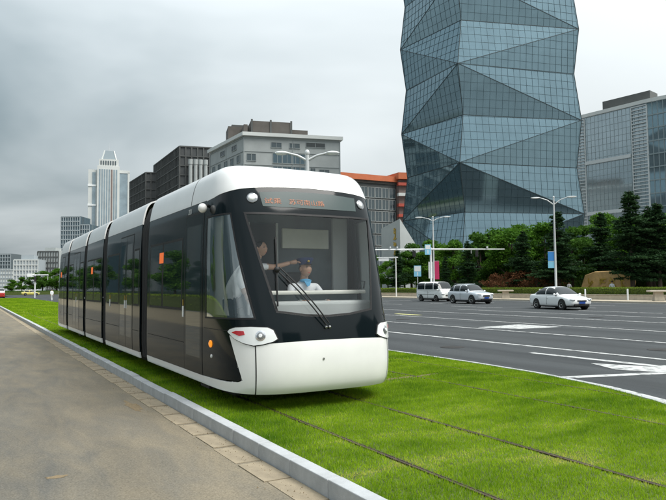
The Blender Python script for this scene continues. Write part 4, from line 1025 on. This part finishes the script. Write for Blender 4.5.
def broad_mesh(h, rw, seed, n=7500, leaf=.27, mat='leaf_a'):
    r = random.Random(seed); cs = []; rd = []; ct = []
    k = 26
    for i in range(k):
        t = r.random(); zc = h*(.30+.62*t); env = math.sin(math.pi*min(1, .18+.80*t))**.7*rw
        a = r.uniform(0, 6.283); q = env*math.sqrt(r.random())*.85; sz = r.uniform(.22, .40)*rw
        cs.append((math.cos(a)*q, math.sin(a)*q, zc)); rd.append((sz, sz, sz*.75)); ct.append(n//k)
    V, T = leaf_cloud(cs, rd, ct, leaf, seed)
    tr = MB(); tr.tube([(0, 0, -.1), (.05, .02, h*.2), (-.04, .05, h*.42), (.03, 0, h*.75)], [h*.022, h*.018, h*.013, h*.004], 8)
    for c in cs[::3]: tr.tube([(0, 0, h*r.uniform(.22, .45)), (c[0]*.5, c[1]*.5, c[2]*.85), c], [h*.009, h*.006, h*.002], 5)
    return tri_mesh('crown', V, T, mat), tr.mesh('trunk', 'bark', 50)
def cedar_mesh(h, rw, seed, mat='needle', leaf=.26):
    r = random.Random(seed); g_ = np.random.default_rng(seed); P = []; A = []; T = []
    tr = MB(); tr.tube([(0, 0, -.1), (0, 0, h*.5), (.03, .02, h)], [h*.02, h*.012, h*.003], 8)
    z = h*.22
    while z < h*.99:
        t = z/h; L0 = rw*(1-t)**.75*(.70+.30*math.sin(z*2.1+seed*1.7))+.12
        nb = r.randint(6, 8)
        for k in range(nb):
            a = r.uniform(0, 6.283); L = L0*r.uniform(.45, 1.2); zj = z; z = max(h*.19, min(h*.985, z+r.uniform(-.035, .035)*h)); sag = r.uniform(.05, .22)
            n = int(20+85*L); tt = g_.random(n)**.7; sp = .13+.26*(1-tt)*min(1, L)
            w = g_.normal(0, 1, (n, 2))*sp[:, None]*np.array([1., .35])
            x = math.cos(a)*L*tt-math.sin(a)*w[:, 0]; y = math.sin(a)*L*tt+math.cos(a)*w[:, 0]; zz = z+L*.12*tt-sag*L*tt**2-np.abs(w[:, 1])
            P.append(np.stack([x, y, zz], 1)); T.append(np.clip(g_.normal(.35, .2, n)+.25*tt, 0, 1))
            if L > .5 and k % 3 == 0: tr.tube([(0, 0, z), (math.cos(a)*L*.85, math.sin(a)*L*.85, z+L*.1-sag*L*.7)], [.03, .01], 4)
            z = zj
        z += h*r.uniform(.026, .042)
    P = np.concatenate(P); T = np.concatenate(T); n = len(P)
    a = g_.normal(size=(n, 3)); a[:, 2] *= .45; b = g_.normal(size=(n, 3)); b[:, 2] *= .7
    a /= np.linalg.norm(a, axis=1)[:, None]; b /= np.linalg.norm(b, axis=1)[:, None]; s = leaf*g_.uniform(.5, 1.3, n)[:, None]
    tri = np.stack([P-a*s*.5, P+a*s*.5, P+b*s*.5], 1).astype(np.float32)
    return tri_mesh('crown', tri, np.repeat(T, 3), mat), tr.mesh('trunk', 'bark', 50)
BROAD = [broad_mesh(9, 3.0, 11+i, mat=('leaf_a', 'leaf_b', 'leaf_a')[i]) for i in range(3)]
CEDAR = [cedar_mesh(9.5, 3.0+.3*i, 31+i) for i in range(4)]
MAPLE = [broad_mesh(3.0, 1.5, 51+i, 1500, .15, 'leaf_red') for i in range(2)]
def tree(name, label, kind, i, X, Y, top, base, wide=1., group=None):
    cm, tm = kind[i % len(kind)]; h0 = {id(BROAD): 8.7, id(CEDAR): 9.5, id(MAPLE): 2.9}[id(kind)]
    t = tag(empty(name, (X, Y, base), random.uniform(0, 6.28)), label, 'tree', group)
    s = (top-base)/h0; w = wide*s*random.uniform(.92, 1.1)
    inst('crown', cm, t, sc=(w, w, s)); inst('trunk', tm, t, sc=(w, w, s)); return t
TR = [('b', 62.5, 95.5, 7.2, 'green tree at the foot of the grey wedge wall, behind the crossbar frame'), ('b', 57.5, 79.0, 6.8, None), ('b', 61.0, 76.5, 8.0, None), ('b', 58.5, 69.0, 7.6, None), ('b', 58.0, 63.0, 8.2, None), ('b', 59.0, 58.5, 8.6, None), ('b', 60.0, 54.0, 8.9, None),
 ('b', 58.5, 48.8, 8.0, 'green tree right behind the blue bannered lamp and its cedar'), ('b', 63.5, 46.0, 8.8, None), ('b', 61.5, 41.0, 8.4, None), ('b', 62.0, 37.5, 8.8, None), ('c', 60.5, 64.0, 8.2, 'dark cedar deep in the tree belt above the silver car'),
 ('c', 57.5, 55.5, 7.6, 'dark cedar behind the red leaved maples'), ('c', 59.0, 39.8, 9.6, 'dark cedar beside the tallest pointed cedar'), ('c', 54.0, 75.9, 6.9, 'dark cedar standing beside the slim white post and crossbar frame'),
 ('b', 58.0, 84.2, 5.6, None), ('b', 60.0, 80.6, 8.2, 'bright green tree in front of the grey wedge wall with gold characters'), ('b', 66.0, 85.3, 7.3, None), ('b', 64.0, 80.2, 8.7, None), ('b', 62.0, 72.8, 8.3, None),
 ('c', 54.0, 65.2, 5.5, 'short dark cedar behind the silver car and minivan'), ('c', 54.0, 60.9, 7.3, 'dark cedar behind the tip of the signal mast arm'), ('b', 62.0, 67.9, 9.0, None), ('b', 62.0, 63.6, 9.3, None), ('b', 66.0, 63.9, 9.8, None),
 ('c', 54.0, 51.7, 7.8, 'dark cedar above the red leaved shrubs'), ('b', 64.0, 57.7, 9.2, None), ('c', 53.5, 46.4, 9.4, 'tall dark cedar beside the blue bannered lamp'),
 ('b', 62.0, 50.1, 8.4, None), ('c', 58.6, 45.0, 9.4, 'dark cedar rising directly behind the golden inscribed stone'), ('b', 68.0, 51.6, 10.2, 'tallest bright green tree, rising before the gap between tower and glass slab'), ('c', 54.0, 38.2, 10.5, 'tallest pointed dark cedar, before the glass office slab'),
 ('b', 66.0, 47.6, 8.9, None), ('b', 68.0, 46.2, 9.5, None), ('c', 56.0, 36.8, 9.3, 'broad dark cedar behind the stone table next to the golden stone'), ('b', 66.0, 40.9, 9.3, 'green tree behind the broad cedar next to the stone table')]
for i, (k, X, Y, top, lb) in enumerate(TR):
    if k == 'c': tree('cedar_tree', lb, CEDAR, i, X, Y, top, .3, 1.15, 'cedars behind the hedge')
    else: tree('broadleaf_tree', lb or 'bright green broadleaf tree in the row behind the dark cedars and hedge', BROAD, i, X, Y, top, .3, 1.2, 'broadleaf trees below the faceted tower')
for i, (X, Y, top) in enumerate([(53.0, 53.1, 3.0), (53.4, 51.2, 3.2), (53.0, 48.8, 3.0), (54.5, 47.8, 3.0), (54.0, 56.4, 2.9)]):
    tree('maple_shrub', 'low reddish brown leaved maple behind the clipped hedge', MAPLE, i, X, Y, top, .3, 1.3, 'red maples behind the hedge')
# second rank behind: undergrowth that closes the view below the crowns
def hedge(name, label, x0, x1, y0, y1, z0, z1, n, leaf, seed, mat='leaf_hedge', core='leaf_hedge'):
    g_ = np.random.default_rng(seed); P = np.empty((n, 3)); f = g_.random(n)
    P[:, 0] = g_.uniform(x0, x1, n); P[:, 1] = g_.uniform(y0, y1, n); P[:, 2] = g_.uniform(z0, z1, n)
    top = f < .5; P[top, 2] = z1+g_.normal(0, .03, top.sum()); fr = (f >= .5) & (f < .85); P[fr, 0] = x0+g_.normal(0, .03, fr.sum())
    a = g_.normal(size=(n, 3)); b = g_.normal(size=(n, 3)); a /= np.linalg.norm(a, axis=1)[:, None]; b /= np.linalg.norm(b, axis=1)[:, None]; s = leaf*g_.uniform(.6, 1.3, n)[:, None]
    tri = np.stack([P-a*s*.5, P+a*s*.5, P+b*s*.6], 1).astype(np.float32)
    T = np.clip(g_.normal(.45, .2, n)+.15*np.sin(P[:, 1]*.7), 0, 1)
    t = tag(empty(name, ((x0+x1)/2, y0, z0)), label, 'hedge')
    o = inst('foliage', tri_mesh('foliage', tri, np.repeat(T, 3), mat), t, (-(x0+x1)/2, -y0, -z0))
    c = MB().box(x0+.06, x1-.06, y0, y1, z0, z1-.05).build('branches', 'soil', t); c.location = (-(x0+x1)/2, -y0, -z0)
    return t
hedge('hedge', 'long clipped yellow green hedge behind the low stone wall', 49.5, 50.6, 22, 96, .3, 1.36, 60000, .10, 71)
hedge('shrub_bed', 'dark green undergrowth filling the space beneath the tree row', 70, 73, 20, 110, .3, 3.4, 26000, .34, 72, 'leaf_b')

# trees at the far end of the avenue
for i, (X, Y, hh) in enumerate([(15.5, 236, 5.6), (18.6, 226, 6.8), (21.5, 232, 7.6), (24.6, 222, 8.0), (27.0, 230, 7.4), (29.6, 215, 8.4), (32, 224, 8.6), (35, 216, 8.8), (13, 246, 5.0), (38, 220, 8.6)]):
    tree('broadleaf_tree', 'dark green tree in the clump beyond the far junction', BROAD, i, X, Y, hh, -.2, 1.35, 'trees beyond the far junction')
stuff(hedge('shrub_bed', 'low dark shrubs under the trees beyond the far junction', 9, 44, 210, 213, -.3, 1.0, 9000, .4, 73, 'leaf_b'))

# what the tram's flank mirrors: the other side of the service road
hedge('hedge', 'hedge along the tan pavement, mirrored in the side of the tram', -10.9, -9.6, 10, 300, -.1, 1.1, 30000, .26, 74)
for i in range(11):
    tree('broadleaf_tree', 'street tree across the service road, mirrored in the side of the tram', BROAD, i, -14.5+random.uniform(-.6, .6), 26+i*24+random.uniform(-2, 2), random.uniform(6.5, 8.5), -.1, 1.1, 'trees across the service road')

# ------------------------------------------------------------------ buildings
def V3(p, z): return Vector((p[0], p[1], z))
def block(name, label, base, z1, mat, z0=-.4, group=None):
    c = base[0]; t = tag(empty(name, (c[0], c[1], 0)), label, 'building', group)
    o = flip_out(MB().prism([(p[0]-c[0], p[1]-c[1]) for p in base], z0, z1).build('wall', mat, t)); return t, c
_wm = {}
def win_mesh(w, h, mat, fr):
    k = (round(w, 2), round(h, 2), mat)
    if k not in _wm: _wm[k] = (MB().box(-w/2, w/2, -.02, .05, -h/2, h/2).mesh('window', mat), frame_mesh(w, h, fr))
    return _wm[k]
def frame_mesh(w, h, fr):
    mb = MB(); b = .12
    mb.box(-w/2-b, w/2+b, -.12, .05, h/2, h/2+b).box(-w/2-b, w/2+b, -.16, .05, -h/2-b, -h/2).box(-w/2-b, -w/2, -.12, .05, -h/2, h/2).box(w/2, w/2+b, -.12, .05, -h/2, h/2).box(-.05, .05, -.08, .05, -h/2, h/2)
    return mb.mesh('window_frame', fr)
def windows(t, c, p, q, xs, zs, w, h, mat='win_glass', fr='win_frame'):
    """single windows on the wall p->q (outward side is to the right of p->q)"""
    p, q = Vector(p), Vector(q); d = (q-p); L = d.length; d /= L; rz = math.atan2(d.y, d.x); nn = Vector((d.y, -d.x))
    g_, f_ = win_mesh(w, h, mat, fr)
    for x in xs:
        for z in zs:
            pos = p+d*x*L+nn*.03; o = inst('window', g_, t, (pos.x-c[0], pos.y-c[1], z), rz); inst('window_frame', f_, o)
def strips(t, c, p, q, z0, z1, nv, nh, wv, wh, depth, mat, name='mullions', u0=0, u1=1):
    """joined grid of slim bars on a far facade"""
    p, q = Vector(p), Vector(q); d = q-p; L = d.length; d /= L; nn = Vector((d.y, -d.x)); mb = MB()
    for k in range(nv+1):
        x = p+d*L*(u0+(u1-u0)*k/max(nv, 1))+nn*depth*.5 - Vector(c); mb.bar((x.x, x.y, z0), (x.x, x.y, z1), wv, depth, up=(nn.x, nn.y, 0))
    a, b = p+d*L*u0+nn*depth*.62 - Vector(c), p+d*L*u1+nn*depth*.62 - Vector(c)
    for k in range(nh+1):
        z = z0+(z1-z0)*k/max(nh, 1); mb.bar((a.x, a.y, z), (b.x, b.y, z), depth, wh)
    return stuff(mb.build(name, mat, t))

# --- faceted glass tower
tb = {'C': Vector((91.0, 103.8)), 'L': Vector((91.1, 124.5)), 'R': Vector((118.3, 95.8))}; tb['B'] = tb['L']+tb['R']-tb['C']
ctr = (tb['L']+tb['R'])/2
lev = [-1.0, 6.9, 17.3, 27.7, 38.4, 49.1, 59.3, 69.8, 80.3]
OUT = {'C': 1.1, 'R': .65, 'L': .65, 'B': 1.1}
def tp(k, i):
    d = (tb[k]-ctr).normalized(); odd = (i % 2 == 1)   # level 5 (49.1 m): C and B out
    s = 1 if ((k in 'CB') == odd) else -1
    return Vector((*(tb[k]+d*OUT[k]*s), lev[i]))
tw = tag(empty('glass_tower', (ctr.x, ctr.y, 0)), 'tall teal glass office tower with folded triangular facets', 'building')
o0 = Vector((ctr.x, ctr.y, 0))
for a, b in (('L', 'C'), ('C', 'R'), ('R', 'B'), ('B', 'L')):
    for i in range(len(lev)-1):
        A, B_, C_, D_ = tp(a, i), tp(b, i), tp(b, i+1), tp(a, i+1)
        aout = (a in 'CB') == (i % 2 == 1)            # is the lower a-corner the outer one?
        tris = [(A, B_, C_), (A, C_, D_)] if aout else [(A, B_, D_), (B_, C_, D_)]
        for tri in tris:
            n = (tri[1]-tri[0]).cross(tri[2]-tri[0]).normalized()
            mb = MB().add([p-o0 for p in tri]+[p-o0-n*.3 for p in tri], [(0, 1, 2), (5, 4, 3), (0, 3, 4, 1), (1, 4, 5, 2), (2, 5, 3, 0)])
            fc = mb.build('facet', 'tower_glass', tw)
            if a == 'R' or a == 'B': continue
            # glazing bars clipped to the triangle
            bars = MB(); hd = (B_-A).normalized(); hd = (hd-n*hd.dot(n)).normalized(); ud = n.cross(hd)
            P2 = [((p-tri[0]).dot(hd), (p-tri[0]).dot(ud)) for p in tri]
            def seg(ax, v):
                pts = []
                for k in range(3):
                    p, q = P2[k], P2[(k+1) % 3]
                    if (p[ax]-v)*(q[ax]-v) < 0:
                        tt = (v-p[ax])/(q[ax]-p[ax]); pts.append((p[0]+(q[0]-p[0])*tt, p[1]+(q[1]-p[1])*tt))
                return pts
            x0, x1 = min(p[0] for p in P2), max(p[0] for p in P2); y0, y1 = min(p[1] for p in P2), max(p[1] for p in P2)
            for ax, v0, v1, st, w in ((0, x0, x1, 1.5, .012), (1, y0, y1, 1.75, .036)):
                v = math.ceil(v0/st)*st+.01
                while v < v1:
                    s_ = seg(ax, v)
                    if len(s_) == 2:
                        P_ = [tri[0]+hd*p[0]+ud*p[1]+n*.03-o0 for p in s_]; bars.bar(P_[0], P_[1], w, .07, up=n)
                    v += st
            edge = MB()
            for k in range(3):
                p, q = tri[k]+n*.02-o0, tri[(k+1) % 3]+n*.02-o0; edge.bar(p, q, .13, .09, up=n)
            if bars.v: stuff(bars.build('glazing_bars', 'grid_bar', fc))
            stuff(edge.build('facet_edges', 'mullion_dark', fc))
MB().box(-12, 12, -9, 9, 80.0, 84).build('roof_plant', 'mullion_dark', tw)

# --- wedge wall with gold characters at the tower's foot
wg = tag(empty('wedge_wall', (66.0, 95.0, .3)), 'grey wedge shaped wall with upright gold characters beside the tower', 'wall')
wp = [(.3, 3.2, -.3), (-.2, -3.4, -.3), (9.5, -1.0, -.3), (.3, 3.2, 12.0), (-.2, -3.4, 13.2), (9.5, -1.0, 3.0)]
flip_out(MB().add(wp, [(0, 1, 4, 3), (1, 2, 5, 4), (2, 0, 3, 5), (0, 2, 1), (3, 4, 5)]).build('wall', 'concrete', wg))
rs = random.Random(5)
for z in (11.2, 9.9, 8.6, 7.3, 6.0):
    mb = MB()
    for k in range(8):
        yy, zz, L, an = -1.7+rs.uniform(-.3, .3), z+rs.uniform(-.35, .35), rs.uniform(.15, .4), rs.choice((0, 1.57, .8, -.8))
        xx = .3-.5*(3.2-yy)/6.6-.06
        mb.bar((xx, yy-math.cos(an)*L, zz-math.sin(an)*L), (xx, yy+math.cos(an)*L, zz+math.sin(an)*L), .14, .12, up=(1, 0, 0))
    mb.build('gold_character', 'gold', wg)

# --- concrete residential block behind the tram roof
rb = [(59.95, 150.3), (84.15, 143.6), (90.8, 167.8), (59.3, 174.2)]
t, c = block('apartment_block', 'grey concrete apartment block with dark penthouses rising behind the tram roof', rb, 40.0, 'concrete')
MB().prism([(a-c[0], b-c[1]) for a, b in ((59.3, 149.6), (84.7, 142.8), (91.4, 168.3), (58.6, 174.9))], 40.0, 40.9).build('parapet', 'pale_clad', t)
P, Q = rb[0], rb[1]
zf = [38.0-3.4*k for k in range(0, 7)]
windows(t, c, P, Q, (.075,), zf[1::2]+zf[2::2], 2.2, 1.7); windows(t, c, P, Q, (.83,), zf[2:], 2.6, 1.7)
windows(t, c, P, Q, (.34, .44, .53, .62), zf[1:], 2.2, 2.5, 'blue_glass'); windows(t, c, P, Q, (.33, .52), zf[:1], 2.6, 1.2); windows(t, c, P, Q, (.71,), zf[2:], 1.2, 2.2)
windows(t, c, P, Q, (.74,), (38.4,), 5.0, 1.1, 'dark_glass')
windows(t, c, rb[3], P, (.12, .3, .5, .68, .86), zf[1:], 2.0, 1.7)
windows(t, c, rb[3], P, (.4, .74), zf[:1], 3.0, 1.2, 'dark_glass')
strips(t, c, P, Q, 2, 39.5, 2, 11, .25, .10, .12, 'win_frame', 'floor_joints'); strips(t, c, rb[3], P, 2, 39.5, 2, 11, .25, .10, .12, 'win_frame', 'floor_joints')
d_ = (Vector(Q)-Vector(P)).normalized(); n_ = Vector((-d_.y, d_.x))
def pent(u0, u1, v0, v1, z1, name='penthouse', mat='brown_pent'):
    f = lambda u, v: (d_*25.1*u+n_*24*v); pts = [f(u0, v0), f(u1, v0), f(u1, v1), f(u0, v1)]
    MB().prism([(p.x, p.y) for p in pts], 40.0, z1).build(name, mat, t)
pent(.10, .52, .25, .6, 45.6); pent(.52, .72, .3, .6, 44.0); pent(-.12, .10, .45, .75, 45.0); pent(-.06, .3, .7, .95, 47.0, mat='concrete_dark'); pent(.02, .06, .2, .5, 44.2)
for u in (.1, .3, .52):
    MB().prism([(p.x, p.y) for p in (d_*25.1*u+n_*5.8, d_*25.1*(u+.02)+n_*5.8, d_*25.1*(u+.02)+n_*5.95, d_*25.1*u+n_*5.95)], 40, 46).build('vent_duct', 'concrete_dark', t)

# --- two dark blocks
db2 = [(65.9, 227.6), (95, 221), (103, 261), (67.0, 268.6)]
t, c = block('office_block', 'tall dark grey office block behind the tram', db2, 53.4, 'dark_clad')
strips(t, c, db2[3], db2[0], 1, 53, 20, 15, .5, .35, .35, 'concrete_dark', 'cladding_grid'); strips(t, c, db2[0], db2[1], 1, 53, 14, 15, .5, .35, .35, 'concrete_dark', 'cladding_grid')
for k in range(4):
    p = Vector(db2[0])+(Vector(db2[1])-Vector(db2[0]))*(.14+.06*k)
    MB().lathe([(.7, 0), (.7, 8.2), (.85, 8.2), (.85, 10)], 12, Matrix.Translation((p.x-c[0]-1, p.y-c[1]-2.2, 38))).build('shaft', 'concrete', t, 40)
db1 = [(62.5, 264.1), (78, 261), (80, 290), (62.2, 292.1)]
t, c = block('office_block', 'lower dark grey office block between the tall dark block and the white tower', db1, 49.3, 'dark_clad')
strips(t, c, db1[3], db1[0], 1, 49, 14, 14, .45, .35, .35, 'concrete_dark', 'cladding_grid'); strips(t, c, db1[0], db1[1], 1, 49, 8, 14, .45, .35, .35, 'concrete_dark', 'cladding_grid')

# --- red roofed block between tram and tower
rd = [(96, 165.0), (116.5, 164.2), (118, 184), (97, 185)]
t, c = block('office_block', 'grid fronted block with an orange red roof band beside the faceted tower', rd, 33.6, 'concrete_dark')
MB().prism([(a-c[0], b-c[1]) for a, b in ((94.5, 164.0), (117.2, 163.2), (118.8, 185), (96, 186))], 34.2, 35.9).build('roof_band', 'orange_roof', t)
MB().prism([(a-c[0], b-c[1]) for a, b in ((95.5, 164.6), (116.8, 163.8), (118.4, 185), (96.5, 185.6))], 33.4, 34.2).build('fascia', 'brown_pent', t)
zs = [30.6-3.7*k for k in range(8)]
windows(t, c, rd[0], rd[1], [.07+.123*k for k in range(8)], zs, 2.1, 3.0, 'win_glass', 'concrete')
rd2 = [(116.6, 162.6), (121.5, 161.0), (124, 175), (117.6, 175.5)]
t, c = block('stair_tower', 'brown stair tower with red balcony lines beside the orange roof block', rd2, 34.8, 'red_brick')
for k in range(9): MB().prism([(a-c[0], b-c[1]) for a, b in ((115.9, 161.8), (121.8, 160.0), (122, 162), (116.4, 163.4))], 33.0-3.3*k, 33.9-3.3*k).build('balcony', 'red_line' if k % 3 != 1 else 'pale_clad', t)
MB().prism([(a-c[0], b-c[1]) for a, b in ((115.8, 161.6), (122, 159.6), (124.6, 176), (116.6, 176.5))], 35.0, 37.0).build('roof_band', 'orange_roof', t)

# --- glass slab at the right
sb = [(157.4, 131), (160.0, 107.1), (164.0, 88), (190, 92), (184, 135)]
t, c = block('office_slab', 'broad pale glass office slab with louvred stripes beside the faceted tower', sb, 51.0, 'slab_glass')
strips(t, c, sb[0], sb[1], 1, 50.8, 20, 28, .06, .06, .08, 'mullion', 'glazing_bars')
strips(t, c, sb[0], sb[1], 1, 50.5, 1, 52, .2, .22, .4, 'louver', 'louvres', .82, 1.0); strips(t, c, sb[0], sb[1], 1, 50.5, 1, 52, .2, .22, .4, 'louver', 'louvres', .0, .22)
strips(t, c, sb[1], sb[2], 1, 51.0, 14, 14, .14, .3, .2, 'mullion', 'glazing_bars')
for z in (22, 37): strips(t, c, sb[0], sb[1], z, z+.5, 0, 1, .3, .5, .4, 'louver', 'ledge', .22, .80)
MB().prism([(a-c[0], b-c[1]) for a, b in ((157, 131.6), (159.6, 106.9), (164.5, 87), (191, 91.5), (185, 136))], 51.0, 52.0).build('parapet', 'pale_clad', t)
MB().prism([(a-c[0], b-c[1]) for a, b in ((164, 124), (166, 110), (171, 111), (169, 125))], 52.0, 56.2).build('roof_plant', 'concrete_dark', t)

# --- white tower with crown
wt = empty('white_tower', (85, 470, 0)); tag(wt, 'slender white high rise with a stepped crown and spire', 'building')
WA = R(11); dd = Vector((math.cos(WA), -math.sin(WA))); nn = Vector((-dd.y, dd.x))
def wbox(u0, u1, v0, v1, z0, z1, name, mat, par=None):
    pts = [dd*u+nn*v for u, v in ((u0, v0), (u1, v0), (u1, v1), (u0, v1))]
    return MB().prism([(p.x, p.y) for p in pts], z0, z1).build(name, mat, par or wt)
wbox(-13.5, -7.5, 3, 22, -.4, 86, 'side_wing', 'pale_clad'); wbox(-7.5, 7.5, 0, 24, -.4, 88.5, 'wall', 'pale_clad'); wbox(7.5, 14.0, 2, 22, -.4, 84, 'side_wing', 'pale_glass')
wbox(13.0, 14.4, 1.6, 6, -.4, 84.6, 'corner_pier', 'pale_clad'); wbox(7.5, 14.4, 1.6, 22, 84, 86, 'cornice', 'pale_clad'); wbox(-6.5, 6.8, 1, 23, 88.5, 93.5, 'upper_storey', 'pale_clad')
for k in range(8): wbox(-6.3+k*1.6, -5.3+k*1.6, -.15, .3, 0, 86, 'window_strip', 'pale_glass' if k != 5 else 'red_brick')
for k in range(7): wbox(-5.4+k*1.6, -4.6+k*1.6, .7, 1.2, 89.3, 92.3, 'window', 'win_glass')
for z in (60, 74): wbox(-13.8, -8, 2.5, 4, z, z+1.2, 'ledge', 'sign_white')
wbox(-10.8, -8.6, 2.7, 3.2, 5, 84, 'window_strip', 'pale_glass')
p4 = [dd*u+nn*v for u, v in ((-4.6, 5), (5.2, 5), (5.2, 19), (-4.6, 19))]; p5 = [dd*u+nn*v for u, v in ((-2.8, 8), (3.4, 8), (3.4, 16), (-2.8, 16))]
flip_out(MB().add([(p.x, p.y, 93.5) for p in p4]+[(p.x, p.y, 101) for p in p5], [(0, 1, 5, 4), (1, 2, 6, 5), (2, 3, 7, 6), (3, 0, 4, 7), (4, 5, 6, 7), (3, 2, 1, 0)]).build('crown', 'crown_glass', wt))
for a, b in zip(p4, p5): MB().bar((a.x, a.y, 93.5), (b.x, b.y, 101), .7).build('crown_rib', 'pale_clad', wt)
cc = nn*12; MB().tube([(cc.x, cc.y, 101), (cc.x, cc.y, 108)], [.3, .08], 6).build('spire', 'pole', wt)
def far_block(label, px0, px1, z1, mat, grid, dpt=18, nv=8, nh=10, cap=None):
    a, b = Vector(px0), Vector(px1); d = (b-a).normalized(); n = Vector((-d.y, d.x)); base = [a, b, b+n*dpt, a+n*dpt]
    t, c = block('far_building', label, [tuple(p) for p in base], z1, mat)
    strips(t, c, a, b, 1, z1-.5, nv, nh, .5, .6, .3, grid, 'facade_grid')
    if cap: MB().prism([(p.x-c[0], p.y-c[1]) for p in (a+d*3+n*3, b-d*3+n*3, b-d*3+n*12, a+d*3+n*12)], z1, z1+cap).build('roof_house', mat, t)
    return t
far_block('blue grey glass tower with a flat top, left of the white high rise', (52.5, 454.3), (63.3, 448.1), 49.5, 'blue_glass', 'far_grey', nh=16)['label'] = 'blue grey glass tower with a flat top beside the white high rise'
far_block('lower blue glass annex attached to the blue grey glass tower', (63.6, 449.5), (69, 446.5), 44.3, 'blue_glass', 'far_grey', nv=4, nh=14)
far_block('distant dark grey slab at the far end of the service road', (14, 568), (28.5, 560.2), 29.5, 'win_glass', 'far_grey')
far_block('long pale low apartment row beyond the far junction', (10, 470), (47.9, 456.9), 14.5, 'pale_clad', 'far_grey', nv=24, nh=5)
far_block('pale stepped apartment house above the far trees', (22, 400), (34, 396), 18.5, 'far_grey', 'pale_clad', nh=6, cap=2.5)
far_block('grey mid rise with roof house above the far trees', (35.6, 417.8), (46.5, 412), 24.4, 'concrete', 'concrete_dark', nh=7, cap=2)
# blocks around the camera's back: they are what the glass fronts mirror
for i, (a, b, z) in enumerate([((-60, -90), (-10, -95), 26), ((5, -120), (45, -118), 38), ((62, -62), (112, -58), 30), ((118, -52), (178, -46), 33), ((-42, 20), (-42, 70), 14), ((-42, 84), (-42, 150), 19), ((-40, 160), (-38, 240), 16), ((-40, 250), (-38, 330), 20)]):
    far_block('city block across the junction, mirrored in the faceted tower' if a[1] < 0 else 'city block across the service road, mirrored in the side of the tram', a if a[1] < 0 else b, b if a[1] < 0 else a, z, ('concrete', 'concrete_dark', 'dark_clad', 'concrete_dark')[i % 4] if a[1] < 0 else ('blue_glass', 'win_glass')[i % 2], 'win_glass' if a[1] < 0 else 'pale_clad', nv=8 if a[1] < 0 else 16, nh=8 if a[1] < 0 else 5)['group'] = 'city blocks across the junction' if a[1] < 0 else 'city blocks across the service road'
